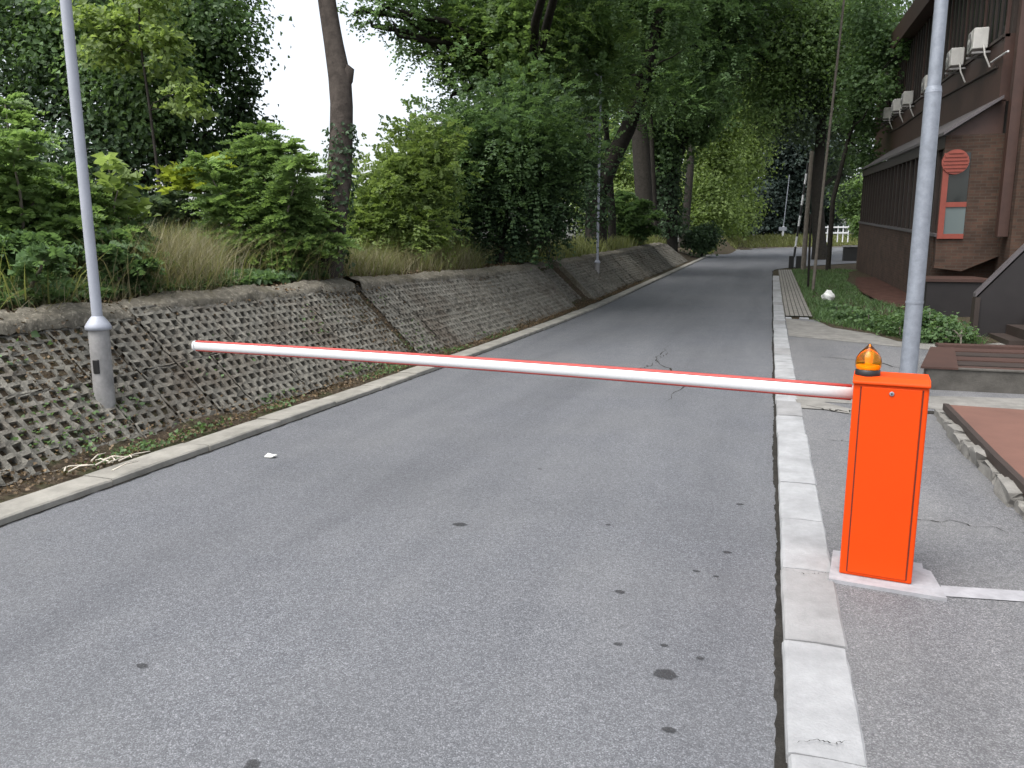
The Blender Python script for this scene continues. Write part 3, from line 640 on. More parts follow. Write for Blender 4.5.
def fronds(starts, dirs, lens, rng, pairs=8, leaf=.09, droop=.5, tone0=None):
    """pinnate leaves: leaflets in pairs along a drooping stalk"""
    n = len(starts); dirs = dirs / np.linalg.norm(dirs, axis=1, keepdims=True); side = np.cross(dirs, np.array([0, 0, 1.0])) + rng.normal(size=(n, 3)) * .15; side /= np.linalg.norm(side, axis=1, keepdims=True)
    Ps, Ns, Ss, vs_, Ts = [], [], [], [], []; tone = np.clip(.5 + .22 * rng.normal(size=n), 0, 1); nm = np.cross(side, dirs)
    if tone0 is not None: tone = np.clip(tone0 + .08 * rng.normal(size=n), 0, 1)
    for k in range(pairs + 1):
        t = (.2 + .8 * k / pairs); c_ = starts + dirs * (lens * t)[:, None] - np.array([0, 0, 1]) * (droop * lens * t * t)[:, None]
        d2 = dirs - np.array([0, 0, 2 * droop * t]); d2 /= np.linalg.norm(d2, axis=1, keepdims=True)
        for s_ in ((1, -1) if k < pairs else (0,)):
            T = side * s_ + d2 * (.45 if s_ else 1) + np.array([0, 0, -.18]); 
            Ps.append(c_); Ns.append(nm + rng.normal(size=(n, 3)) * .25); Ss.append(leaf * (1 - .35 * abs(t - .5)) * (.8 + .4 * rng.random(n)) * (lens / lens.mean()) ** .5)
            vs_.append(tone + .08 * rng.normal(size=n)); Ts.append(T)
    return (np.concatenate(Ps), np.concatenate(Ns), np.concatenate(Ss), np.concatenate(vs_), np.concatenate(Ts))
def pinnate(name, label, base, stems, nf, flen, leaf, mat, seed, group=None, cat='shrub', spread=1.0, low=.25, droop=.5, pairs=8):
    """stems: list of tip points. nf fronds per stem"""
    rng = np.random.default_rng(seed); base = np.array(base, float); base[2] = float(zt(base[0], base[1])) - .05
    root = empty(name, tuple(base), label, cat, group); mb = MB(); st, dr = [], []
    for tip in stems:
        tip = np.array(tip); b0 = base + rng.normal(size=3) * np.array([.12, .12, 0]); H_ = tip[2] - b0[2]
        pts = [b0 + (tip - b0) * t + np.array([rng.normal() * .03, rng.normal() * .03, .12 * H_ * math.sin(math.pi * t)]) * (0 < t < 1) for t in np.linspace(0, 1, 6)]
        mb.tube(pts, [.022, .019, .016, .012, .009, .005], 6); PA = np.array(pts)
        t = low + (1 - low) * rng.random(nf) ** .8; t[: max(3, nf // 8)] = 1; i0 = np.clip((t * 5).astype(int), 0, 4); f = (t * 5 - i0)[:, None]
        st.append(PA[i0] * (1 - f) + PA[i0 + 1] * f); a = rng.uniform(0, 2 * math.pi, nf)
        dr.append(np.stack([np.cos(a) * spread, np.sin(a) * spread, .25 + .9 * rng.random(nf)], 1))
    mb.build('stems', M['greywood'], root)
    S_, D_ = np.concatenate(st), np.concatenate(dr); ln = flen * (.65 + .6 * rng.random(len(S_)))
    leafobj('foliage', [fronds(S_, D_, ln, rng, pairs, leaf, droop)], mat, root, rng)
    return root
def G(px, py, Z):
    p = pix(px, py, Z * ZK); p[2] = float(zt(p[0], p[1])); return p
def TR(Z, *ps): return [(pix(px, py, Z * ZK), r_ * ZK) for px, py, r_ in ps]

# left background trees
tree('dark_tree', 'large dark broadleaf tree standing behind the near lamp post', TR(19, (120, 262, .3), (122, 200, .26), (118, 130, .22), (125, 40, .16), (130, -60, .1)),
     [B(20, 40, 75, 19), B(110, 10, 85, 19.5), B(190, 25, 60, 19), B(160, 100, 65, 18.6), B(55, 115, 70, 19), B(215, 62, 34, 18.6), B(110, 160, 62, 18.3), B(190, 150, 40, 18.8), B(10, 180, 50, 18.5), B(100, -90, 110, 19.5), B(200, -60, 60, 19)], 50000, .12, L['dark'], M['bark_dark'], 11, sub=1.0,
     extra=([B(205, 20, 52, 18), B(60, 60, 40, 18), B(30, 10, 40, 18), B(150, 90, 60, 17.6), B(110, 20, 60, 17.8)], 20000, .12, L['mid']))
tree('lit_branches', 'lit branches of the large dark tree, light painted as yellow-green leaves', TR(15.5, (165, 262, .03), (160, 190, .028), (150, 110, .025), (140, 40, .022), (138, -30, .015)),
     [B(140, 22, 30, 15.5), B(112, 50, 26, 15.5), B(165, 52, 24, 15.3), B(96, 22, 22, 15.5), B(178, 92, 16, 15.2), B(190, 108, 14, 15.2), B(150, -20, 30, 15.5)], 3000, .12, L['light'], M['bark_dark'], 12, flat=.4, sub=.8)  # separate tree added for the dark tree's lit branches; leaf colour carries the light
tree('small_conifer', 'small dark conifer peeping out behind the round bush, against the white sky', TR(21, (232, 262, .12), (236, 190, .1), (240, 100, .05)), [B(238, 120, 20, 21), B(244, 90, 12, 21), B(236, 155, 26, 21), B(228, 180, 26, 21)], 5000, .14, L['dark'], M['bark_dark'], 13, flat=.35)
# leaning bare trunk
tree('leaning_tree', 'leaning bare trunk with a burr, ivy on its lower half, in front of white sky', TR(12, (328, 268, .22), (334, 225, .19), (339, 180, .185), (341, 140, .178), (341.5, 105, .175), (340, 78, .178), (334, 45, .152), (327, 5, .142), (319, -60, .13), (310, -140, .11)),
     [B(300, -190, 90, 12), B(350, -230, 90, 12.5), B(250, -160, 60, 12)], 9000, .11, L['mid'], M['bark_pale'], 14, ivy=(.0, .38, 700, .07, L['dark'], .05))
tr = [o for o in bpy.data.objects if o.name.startswith('leaning_tree')][0]
kb = pix(348.5, 72, 11.95); MB().tube([kb + np.array([-.12, 0, -.34]), kb + np.array([-.02, 0, -.12]), kb + np.array([.0, 0, .03]), kb + np.array([-.04, 0, .10])], [.05, .09, .085, .035], 10, True, .12, 4).build('burr', M['bark_pale'], tr)
# ailanthus shrubs above the near grid wall
gs = 'leafy shrubs above the near grid wall'
def tips(Z, *ps, j=.35, seed=1):
    rg = np.random.default_rng(seed); return [pix(px, py, (Z + rg.normal() * j) * ZK) for px, py in ps]
pinnate('round_bush', 'big round bush of feathery leaves beside the leaning bare trunk', G(272, 268, 11.3), tips(11.3, (245, 150), (262, 132), (285, 150), (300, 165), (318, 185), (230, 180), (215, 205), (270, 180), (250, 210), (300, 215), (325, 220), (275, 235), (240, 240), (310, 245), (285, 255), (335, 245), (222, 232), (205, 165, ), (265, 158), (290, 195), seed=2), 120, .42, .066, L['fresh'], 21, gs, droop=.45, pairs=11)
pinnate('feathery_shrub', 'tall shrub with feathery pale leaves at the far left edge', G(12, 290, 8.2), tips(8.2, (5, 105), (22, 140), (0, 165), (35, 185), (15, 205), (50, 215), (-25, 150), (-15, 200), (5, 235), seed=3), 85, .36, .066, L['fresh'], 22, gs, droop=.45, pairs=10)
pinnate('feathery_shrub', 'leafy shrub directly behind the near lamp post', G(75, 285, 8.6), tips(8.6, (62, 175), (85, 195), (45, 200), (100, 215), (70, 225), (115, 235), (50, 240), (90, 245), seed=4), 85, .36, .064, L['fresh'], 23, gs, droop=.5, pairs=10)
pinnate('feathery_shrub', 'slender sapling with broad pale leaflets just past the near lamp post', G(112, 280, 9.2), tips(9.2, (108, 168), (118, 190), (100, 205), (128, 215), seed=5), 16, .36, .14, L['light'], 24, gs, droop=.35, pairs=4)
pinnate('feathery_shrub', 'low green shrub between the lamp post and the dry grass', G(135, 285, 9.0), tips(9.0, (125, 225), (145, 235), (110, 240), (150, 255), (130, 250), seed=6), 36, .28, .085, L['mid'], 25, gs, droop=.5)
pinnate('feathery_shrub', 'leafy scrub spilling over the wall at the left edge', G(20, 300, 7.6), tips(7.6, (10, 235), (35, 240), (-10, 245), (55, 255), (15, 265), (40, 272), seed=14), 40, .26, .08, L['mid'], 28, gs, droop=.6)
pinnate('feathery_shrub', 'leafy scrub on the wall top right of the near lamp post', G(118, 292, 8.3), tips(8.3, (105, 250), (125, 258), (85, 262), (140, 265), (110, 272), seed=15), 34, .24, .075, L['mid'], 29, gs, droop=.6)
pinnate('sumac_shrub', 'yellow-green sumac with fern-like leaves between dark tree and round bush', G(200, 250, 14), tips(14, (198, 180), (205, 172), (190, 188), (212, 186), seed=7), 16, .75, .17, L['yellow'], 26, None, droop=.35, spread=1.0, low=.8, pairs=12)
pinnate('feathery_shrub', 'dull green scrub below the dark tree, behind the dry grass', G(170, 262, 14), tips(14, (160, 205), (180, 200), (215, 200), (150, 215), (235, 215), (195, 220), (175, 230), (130, 210), (120, 225), seed=8), 40, .45, .12, L['bluish'], 27, gs, droop=.5)
# pale shrubs in the gap right of the trunk
gp = 'pale shrubs against the sky'
tree('pale_shrub', 'pale yellow-green shrub against the sky right of the leaning trunk', TR(16.5, (392, 262, .05), (392, 230, .04), (390, 190, .03)), [B(392, 185, 34, 16.5), B(372, 205, 28, 16.5), B(412, 165, 26, 16.8), B(425, 190, 30, 17), B(385, 225, 32, 16.2), B(360, 228, 24, 16), B(418, 225, 28, 16.4), B(436, 150, 18, 17)], 32000, .085, L['light'], M['greywood'], 31, gp, cat='shrub', frond=.32)
tree('pale_shrub', 'thin wispy shrub with sparse leaves reaching into the sky gap', TR(17.5, (420, 262, .05), (415, 200, .04), (420, 140, .03), (415, 110, .015)), [B(415, 132, 20, 17.5), B(428, 118, 16, 17.5), B(400, 140, 12, 17.5), B(440, 135, 20, 17.6)], 2200, .08, L['fresh'], M['greywood'], 32, gp, cat='shrub', frond=.3)
# big dark bush and ivy-clad tree behind it
ZK = 1.15
tree('dark_bush', 'massive dark green bush overhanging the middle grid wall', TR(18, (500, 272, .12), (500, 230, .1), (505, 180, .08), (520, 120, .05)), [B(510, 182, 58, 18), B(468, 175, 40, 17.8), B(546, 190, 36, 18.4), B(475, 218, 34, 17.8), B(520, 224, 28, 18.2), B(448, 228, 20, 17.8), B(498, 240, 18, 18), B(535, 140, 44, 18), B(452, 150, 28, 18), B(566, 165, 22, 18.6), B(495, 135, 34, 18), B(546, 226, 18, 18.8), B(450, 205, 26, 17.4)], 52000, .10, L['dark'], M['bark_dark'], 33, cat='bush', frond=.4,
     extra=([B(510, 150, 58, 17.2), B(465, 165, 36, 17.2), B(545, 155, 36, 17.6)], 36000, .10, L['mid']))
ZK = 1.0
gt = 'big trees above the grid walls'
ZK = 1.185
tree('ivy_tree', 'tall leafy tree with hanging branches, rising directly behind the dark bush', TR(20.5, (540, 262, .3), (538, 180, .27), (532, 90, .22), (520, 0, .16), (510, -80, .1)),
     [B(530, 62, 46, 20.5), B(505, 15, 52, 20.5), B(560, 20, 50, 21), B(462, 22, 34, 20.2), B(430, 10, 26, 20), B(470, 70, 28, 20.3), B(446, 60, 20, 20), B(575, 85, 36, 21), B(500, 95, 34, 20), B(480, -50, 70, 20.5), B(560, -60, 70, 21), B(452, 95, 12, 20), B(420, 38, 16, 19.8), B(405, 12, 20, 18.6), B(382, 6, 18, 18), B(372, 26, 11, 18), B(398, 36, 11, 18.2), B(360, 10, 9, 18), B(415, -20, 40, 18.6), W(-4.5, 16, 2.2), W(-2.2, 17.5, 2.2), W(-5, 21, 2.6), W(-1.8, 21.5, 2.4), W(-6.5, 13.5, 2), W(-3.6, 12.2, 1.9), W(-1.2, 14, 1.8)], 115000, .12, L['mid'], M['bark_dark'], 41, gt, frond=.46, ivy=(.2, .9, 7000, .13, L['light'], .5),
     extra=([B(600, 70, 26, 22), B(590, 40, 30, 22), B(505, 40, 40, 19.6), B(520, 100, 34, 19.6), B(540, 20, 34, 19.8), B(455, 40, 26, 19.5)], 30000, .12, L['fresh']))
ZK = 1.0
ZK = 1.12
tree('forked_tree', 'big dark tree with a forked leaning trunk behind the distant lamp post', TR(29, (596, 250, .42), (596, 200, .36), (592, 150, .32), (586, 90, .28), (580, 20, .22), (572, -60, .15)),
     [B(600, 20, 56, 29), B(575, 95, 26, 29.5), B(640, 20, 52, 29), B(625, 92, 28, 28.5), B(600, -50, 70, 29), B(665, -10, 50, 28), B(560, 60, 36, 29.5), B(568, 140, 26, 30), B(650, 75, 32, 28), W(-4, 27, 3), W(-.5, 27, 3), W(-2.5, 32, 3.2), W(1.5, 31, 2.8), W(.5, 23.5, 2.4)], 75000, .15, L['mid'], M['bark_dark'], 43, gt, frond=.55, ivy=(.1, .6, 1500, .14, L['dark'], .15))
fk = [o for o in bpy.data.objects if o.name.startswith('forked_tree')][0]; mb = MB(); mb.tube([pix(598, 195, 32.5), pix(612, 160, 32.3), pix(628, 128, 32), pix(645, 80, 31.7), pix(660, 10, 31.4)], [.36, .37, .33, .29, .22], 11, True, .05, 3); mb.build('fork', M['bark_dark'], fk)
ZK = 1.0
ZK = 1.38
tree('straight_tree', 'dark straight tree trunk beside the forked tree, leaning slightly', TR(33, (645, 250, .4), (644, 205, .36), (641, 150, .36), (638, 110, .3), (640, 40, .25), (650, -40, .18)),
     [B(690, 20, 50, 33), B(665, 92, 30, 33), B(715, 55, 36, 33.5), B(640, 95, 24, 33), B(700, -40, 70, 33), B(740, 0, 40, 33), B(690, 105, 22, 33), W(-3, 39, 3.4), W(1, 38, 3.4), W(-1, 46, 3.8)], 65000, .2, L['mid'], M['bark_dark'], 44, gt, frond=.75)
ZK = 1.0
ZK = 1.45
tree('stout_tree', 'stout ivy-covered tree with a side branch above the farthest grid wall', TR(37, (664, 250, .7), (664, 205, .62), (663, 160, .5), (660, 120, .35), (662, 60, .25)),
     [B(665, 140, 26, 37), B(680, 110, 28, 37), B(700, 130, 18, 37), B(655, 165, 18, 36.6), B(640, 130, 20, 36.5), B(690, 70, 40, 37)], 18000, .24, L['mid'], M['bark_dark'], 45, gt, ivy=(.08, .8, 5000, .22, L['dark'], .35))
st = [o for o in bpy.data.objects if o.name.startswith('stout_tree')][0]; mb = MB(); mb.tube([pix(667, 200, 53.6), pix(673, 180, 53.6), pix(680, 155, 53.6), pix(690, 115, 53.6)], [.32, .29, .25, .17], 9, True, .05, 3); mb.build('side_branch', M['bark_dark'], st)
ZK = 1.0
ZK = 1.45
tree('thin_tree', 'thin dark trunk at the end of the farthest grid wall', TR(46, (683, 242, .3), (686, 215, .24), (690, 170, .22), (692, 110, .18), (690, 30, .14)), [B(700, 60, 36, 46), B(690, 20, 40, 46), B(720, 90, 30, 47)], 9000, .3, L['mid'], M['bark_dark'], 46, gt)
ZK = 1.0
ZK = 1.75
tree('bright_tree', 'bright green tree glimpsed between the dark trunks', TR(44, (618, 250, .25), (615, 215, .2), (612, 180, .15), (610, 140, .1)), [B(603, 175, 26, 44), B(625, 165, 24, 44), B(612, 205, 24, 43.5), B(632, 195, 20, 44), B(590, 205, 22, 43), B(600, 140, 20, 44), B(622, 232, 20, 43), B(655, 200, 20, 45), B(690, 190, 16, 47)], 17000, .3, L['light'], M['bark_dark'], 49, 'bright green trees at the end of the road')
ZK = 1.0
for k, (px, tx, lb) in enumerate(((612, 604, 'slim upright tree trunk just right of the distant lamp post'), (655, 650, 'slim upright trunk between the straight and the stout trees'), (675, 682, 'slim trunk leaning right, beside the stout tree'))):
    Zs = (36, 50, 58)[k]; tree('slim_tree', lb, TR(Zs, (px, 252, .2), (px, 215, .17), ((px + tx) / 2, 160, .15), (tx, 100, .12), (tx, 20, .1)), [B(tx, 90, 20, Zs), B(tx + 8, 60, 24, Zs), B(tx - 10, 30, 26, Zs)], 5000, .2, L['fresh'], M['bark_dark'], 140 + k, gt)
gq = 'shrubs on top of the farthest grid wall'
ZK = 1.35
pinnate('dark_shrub', 'dark feathery shrub below the straight trunk', G(628, 258, 29), tips(29, (610, 205), (625, 195), (640, 205), (655, 215), (632, 220), (615, 228), (648, 232), (625, 238), j=.6, seed=9), 60, .75, .2, L['mid'], 47, gq, droop=.55)
ZK = 1.0
tree('dark_shrub', 'low dark round shrub where the grid wall ends', TR(55, (702, 249, .1), (702, 243, .08), (702, 238, .05)), [B(703, 238, 13, 55), B(694, 240, 9, 54)], 5000, .18, L['dark'], M['bark_dark'], 48, gq, cat='shrub')
# bright trees behind
gb = 'bright green trees at the end of the road'
ZK = 1.22
tree('bright_tree', 'bright green ivy-hung tree nearest the end of the grid wall', TR(62, (712, 246, .35), (712, 190, .3), (716, 120, .25), (722, 40, .2)), [B(705, 195, 24, 61), B(720, 165, 26, 62), B(703, 150, 22, 62), B(722, 120, 28, 62), B(700, 225, 16, 60), B(722, 215, 22, 61), B(735, 75, 32, 62), B(712, 90, 22, 62)], 28000, .28, L['light'], M['bark_dark'], 51, gb, flat=1.0)
tree('bright_tree', 'second bright green tree, leaning trunk, left of the dark cedar', TR(68, (728, 244, .3), (738, 190, .26), (746, 130, .22), (750, 60, .15)), [B(742, 165, 24, 68), B(735, 205, 22, 67), B(752, 125, 28, 68), B(750, 75, 30, 68), B(738, 228, 14, 66), B(765, 50, 30, 68)], 22000, .3, L['light'], M['bark_dark'], 52, gb, flat=1.0)
ZK = 1.0
tree('cedar_tree', 'dark blue-green cedar with drooping tiers beyond the road bend', TR(96, (792, 240, .45), (792, 190, .4), (790, 130, .3), (790, 60, .2)), [B(790, 170, 34, 96), B(768, 200, 26, 96), B(815, 200, 26, 96), B(795, 130, 36, 96), B(775, 140, 26, 95), B(812, 150, 26, 95), B(790, 90, 40, 97), B(770, 225, 18, 96), B(820, 228, 18, 96), B(795, 215, 24, 97)], 48000, .36, L['cedar'], M['bark_dark'], 53, flat=.25)
tree('roadside_tree', 'big dark tree with a thick trunk behind the thin poles', TR(50, (820, 262, .55), (819, 240, .42), (817, 190, .36), (822, 120, .3), (830, 40, .22)),
     [B(835, 95, 44, 50), B(795, 60, 48, 50), B(765, 15, 50, 49), B(850, 35, 50, 50), B(805, 5, 50, 50), B(800, 120, 30, 50), B(852, 140, 34, 51), B(740, 45, 34, 48), B(830, -40, 80, 50), B(780, 100, 30, 50), B(842, 175, 22, 52), B(720, 10, 30, 46)], 28000, .22, L['bluish'], M['bark_dark'], 54, None,
     extra=([B(790, 50, 46, 48), B(845, 70, 46, 48), B(770, 100, 30, 48), B(810, 20, 44, 47.5), B(870, 30, 26, 47.5)], 17000, .2, L['fresh']))
tree('building_tree', 'tree with branches hanging in front of the brown building', TR(37, (828, 268, .12), (833, 200, .11), (848, 140, .09), (864, 95, .07)), [B(870, 75, 26, 36), B(885, 45, 26, 36), B(860, 115, 22, 37), B(888, 88, 14, 34), B(905, 50, 10, 33), B(870, 20, 30, 36), B(862, 155, 16, 37), B(912, 48, 8, 32.5)], 8000, .17, L['mid'], M['bark_dark'], 55)
tree('sunny_bush', 'yellow-green bush by the white fence, beyond the building corner', TR(62, (860, 252, .1), (860, 225, .08), (860, 205, .05)), [B(860, 208, 14, 62), B(850, 195, 12, 62), B(864, 190, 12, 63), B(862, 228, 10, 61)], 6000, .24, L['fresh'], M['bark_dark'], 56, cat='bush')
rg = random.Random(5)
for k in range(9):
    px = 560 + k * 38; Z = 112 + rg.uniform(-6, 8)
    tree('wood_tree', ['broad dark tree', 'tall dark tree', 'round dark tree'][k % 3] + ' number' .replace(' number', '') + ' in the wood closing the view, ' + ['far left of it', 'behind the forked trunk', 'behind the straight trunk', 'behind the stout tree', 'behind the bright trees', 'left of the cedar', 'behind the cedar', 'right of the cedar', 'behind the white fence', 'behind the building'][k], TR(Z, (px, 240, .4), (px + 2, 180, .35), (px, 110, .2)),
         [B(px, 205, 26, Z), B(px + 10, 165, 32, Z), B(px - 8, 120, 36, Z), B(px + 4, 70, 40, Z), B(px, 15, 46, Z), B(px - 6, 228, 18, Z)], 15000, .42, L['bluish'], M['bark_dark'], 60 + k, 'trees of the wood at the end of the road')
for k, px in enumerate((-60, 10, 75, 150, 290, 350, 420)):
    Z = 40 + (k * 37 % 17)
    tree('far_hedge_tree', 'hedge tree far behind the shrubs, ' + ['outside the left edge', 'at the left edge', 'behind the near lamp post', 'behind the dark tree', 'behind the round bush', 'beside the leaning trunk', 'behind the pale shrubs'][k], TR(Z, (px, 248, .15), (px, 225, .12), (px, 200, .06)), [B(px, 215, 22, Z), B(px + 18, 228, 22, Z), B(px - 20, 226, 20, Z)], 4500, .24, L['mid'], M['bark_dark'], 80 + k, 'hedge trees far behind the bank', cat='tree')

# ------------------------------------------------------------------ grass and ground cover (stuff)
def blades(name, label, n, region, h, mat, seed, wid=.006, lean=.5, cat='grass', fac=None):
    rng = np.random.default_rng(seed); x, y = region(rng, n); n = len(x); z = zt(x, y) - .02
    P = np.stack([x, y, z], 1); a = rng.uniform(0, 2 * math.pi, n); hh_ = h * (.35 + .9 * rng.random(n)) * (fac(x, y) if fac is not None else 1); ln = lean * rng.random(n)
    D = np.stack([np.cos(a) * ln, np.sin(a) * ln, np.ones(n)], 1); S = np.stack([-np.sin(a), np.cos(a), 0 * a], 1); wv = (wid * (.6 + .8 * rng.random(n)))[:, None]; H_ = hh_[:, None]
    V = np.empty((n, 5, 3)); V[:, 0] = P - S * wv; V[:, 1] = P + S * wv; mid = P + D * H_ * .55; V[:, 2] = mid + S * wv * .8; V[:, 3] = mid - S * wv * .8
    V[:, 4] = P + D * H_ * np.array([1.5, 1.5, .95])
    i = np.arange(n)[:, None] * 5; Fa = np.concatenate([i + np.array([[0, 1, 2]]), i + np.array([[0, 2, 3]]), i + np.array([[3, 2, 4]])], 1).reshape(-1, 3)
    v = np.clip(.45 + .25 * rng.normal(size=n), 0, 1)
    o = link(name, npmesh(name, V.reshape(-1, 3), Fa, False, np.repeat(v, 5)), mat); tag(o, label, cat, None, 'stuff'); return o
def strip_region(x0, x1, y0, y1, clump=0.0, dens=0):
    def f(rng, n):
        x = rng.uniform(x0, x1, n); y = rng.uniform(y0, y1, n)
        if clump:
            keep = (np.sin(x * 2.1 + y * 1.3) + np.sin(y * 2.7 - x) + rng.normal(size=n) * .8) > clump; x, y = x[keep], y[keep]
        return x, y
    return f
blades('grass', 'dry straw-coloured grass on top of the grid walls', 15000, strip_region(-8.8, -6.3, 6.2, 10.4, .3), .72, L['straw'], 1, .0035, 1.0)
blades('grass', 'dry grass tuft between the leaning trunk and the dark bush', 20000, strip_region(-8.8, -6.35, 10.6, 17, .2), .5, L['straw'], 2, .0045, 1.2)
blades('grass', 'green and brown weeds along the top of the near grid wall', 9000, strip_region(-8.0, -6.2, 2.5, 8.0, .4), .3, L['straw'], 3, .004, 1.3)
blades('grass', 'green grass below the pale shrubs', 16000, strip_region(-10.5, -7.2, 9, 20, .0), .75, L['weed'], 4, .007, .5)
blades('grass', 'straggling weeds on top of the farthest grid wall', 16000, strip_region(-8.5, -6.25, 22, 50, .2), .6, L['weed'], 5, .014, .6)
blades('grass', 'pale dry grass verge beyond the road bend', 16000, lambda r, n: (lambda x: (x, far_y0(x) + r.uniform(.5, 9, n)))(r.uniform(-6, 26, n)), .35, L['weed'], 6, .03, .7)
def rightgrass(rng, n):
    y = rng.uniform(18.6, 41, n); x = rng.uniform(1.0, 1, n) + rng.random(n) * np.interp(y, [18, 22, 24, 32, 38, 41], [3.0, 2.4, 1.7, 1.8, 2.4, 3.1]); return x, y
blades('grass', 'short lawn grass between the paver strip and the building', 15000, rightgrass, .12, L['mid'], 7, .010, .9)
def ground_leaves(name, label, n, region, size, mat, seed, lift=.02):
    rng = np.random.default_rng(seed); x, y = region(rng, n); n = len(x); P = np.stack([x, y, zt(x, y) + lift + .03 * rng.random(n)], 1)
    V, Fa = leaves(P, np.array([0, 0, 1.0]) + rng.normal(size=(n, 3)) * .6, size * (.5 + rng.random(n)), rng)
    o = link(name, npmesh(name, V, Fa, False, np.repeat(np.clip(.5 + .25 * rng.normal(size=n), 0, 1), 4)), mat); tag(o, label, 'ground cover', None, 'stuff'); return o
blades('grass', 'greenish weed stems mixed into the dry grass of the bank', 12000, strip_region(-9.2, -6.3, 3.0, 17, .2), .55, L['weed'], 11, .006, 1.1)
ground_leaves('leaf_litter', 'brown leaf litter along the foot of the grid walls', 9000, lambda r, n: (-4.66 - np.abs(r.normal(size=n)) * .22, r.uniform(1, 30, n)), .026, L['litter'], 1)
ground_leaves('leaf_litter', 'brown litter and crumbs along the top of the near wall', 9000, lambda r, n: (-6.22 + r.normal(size=n) * .16, r.uniform(2, 20, n)), .035, L['litter'], 2, .06)
ground_leaves('weeds', 'small green weeds at the foot of the near grid wall', 1100, lambda r, n: (lambda c: (-4.68 - np.abs(r.normal(size=n)) * .14, c[r.integers(0, 14, n)] + r.normal(size=n) * .22))(r.uniform(3.5, 17, 14)), .035, L['mid'], 3, .02)
ground_leaves('weeds', 'green creeper hanging over the top of the near grid wall', 2600, lambda r, n: (-6.2 + r.normal(size=n) * .14, 3.9 + r.normal(size=n) * .35), .06, L['mid'], 4, .05)
def wall_soil(rng, n):
    return -5.0 - 1.0 * rng.random(n), rng.uniform(2, 20, n)
ground_leaves('leaf_litter', 'dead leaves and moss caught in the cells of the grid walls', 12000, wall_soil, .026, L['litter'], 5, .01)
ground_leaves('weeds', 'moss and tiny weeds growing in the cells of the grid walls', 3500, lambda r, n: (lambda x, y: (x[(np.sin(y * 3) + np.sin(x * 9 + y)) > .5], y[(np.sin(y * 3) + np.sin(x * 9 + y)) > .5]))(-4.95 - .9 * r.random(n) ** 1.6, r.uniform(3, 14, n)), .035, L['mid'], 6, .03)
blades('grass', 'longer tufts of grass in the planted strip by the pavement', 5000, lambda r, n: (lambda x: (x, np.interp(x, [1, 1.9, 2.4, 4], [18.0, 16.2, 15.1, 15.2]) + r.random(n) * 2.4))(1.05 + 2.6 * r.random(n)), .2, L['mid'], 9, .012, .9)
ground_leaves('weeds', 'leafy ground cover behind the cap of the near grid wall', 26000, lambda r, n: (-6.35 - np.abs(r.normal(size=n)) * .9, r.uniform(2, 10.3, n)), .08, L['mid'], 7, .12)
# leafy plants between pavement and building
gl_ = 'low leafy plants along the edge of the grass'
spots = [(836, 314, .22), (852, 322, .27), (868, 327, .3), (884, 331, .26), (900, 337, .3), (928, 341, .56), (946, 344, .42), (961, 346, .3)]
wh = ['farthest, beside the white bag', 'second from the white bag', 'third from the white bag', 'fourth from the white bag', 'half hidden by the steel pole', 'tallest, right of the steel pole', 'in front of the porch box', 'nearest the stair wall']
for k, (px, py, h_) in enumerate(spots):
    q = ground(px, py, .05); r_ = h_ * .5
    tree('leafy_plant', 'low leafy plant, ' + wh[k], [(q, .015), (q + np.array([0, .05, h_ * .5]), .012), (q + np.array([0, .05, h_ * .9]), .008)], [(q + np.array([dx, dy + .2, h_ * hz]), np.array([r_, r_, r_ * .8]) * f) for dx, dy, hz, f in ((0, 0, .6, 1), (.22, .1, .4, .8), (-.22, -.05, .38, .8), (.1, .35, .5, .9), (-.15, .5, .45, .9))], [600, 900, 1100, 600, 1000, 1900, 1200, 600][k], .07, L['mid'], M['greywood'], 120 + k, gl_, cat='plant')

# ------------------------------------------------------------------ building on the right
YF = 22.3; XL, XM = 4.0, 5.05
def zb(z, y): return z + BS * (y - YF)
bf = lambda x, y, z: (x, y, zb(z, y))
bld = empty('brown_building', (5, YF, zgf(YF)), 'brown brick building with lean-to window band and air conditioners', 'building')
YE = 41.5
MB().box(XL, XM + .9, YF + .55, YE, -.9, 1.98, bf).build('lower_wall', M['brick'], bld)
MB().box(XL + .12, XM + .2, YF + .02, YE - .05, 1.98, 4.42, bf).build('window_wall', M['browndark'], bld)
MB().box(XL - .06, XL + .2, YF - .03, YE, 1.98, 2.06, bf).build('ledge', M['roofsheet'], bld)
MB().box(XL - .03, XL + .2, YF + .012, YE, 4.15, 4.45, bf).build('eave_beam', M['browndark'], bld)
nb_ = 22
for k in range(nb_ + 1):
    y = YF + .1 + (YE - YF - .25) * k / nb_; MB().box(XL - .0, XL + .125, y - .05, y + .05, 2.06, 4.15, bf).build('mullion', M['browndark'], bld)
    if k < nb_:
        y2 = YF + .1 + (YE - YF - .25) * (k + 1) / nb_; MB().box(XL + .085, XL + .118, y + .055, y2 - .055, 2.075, 4.14, bf).build('window_pane', M['glass'] if k % 3 else M['browndark'], bld)
# lean-to roof with its gable
rf = MB(); rf.prism([bf(XL - .12, YF - .25, 4.45), bf(XL - .12, YF - .25, 4.52), bf(XM + .05, YF - .25, 5.32), bf(XM + .05, YF - .25, 5.25)], (0, YE - YF + .25, BS * (YE - YF + .25))); rf.build('leanto_roof', M['roofsheet'], bld)
MB().prism([bf(XL, YF, 4.45), bf(XM + .15, YF, 4.45), bf(XM + .15, YF, 5.24), bf(XM + .0, YF, 5.2)], (0, .1, 0)).build('gable', M['brown'], bld)
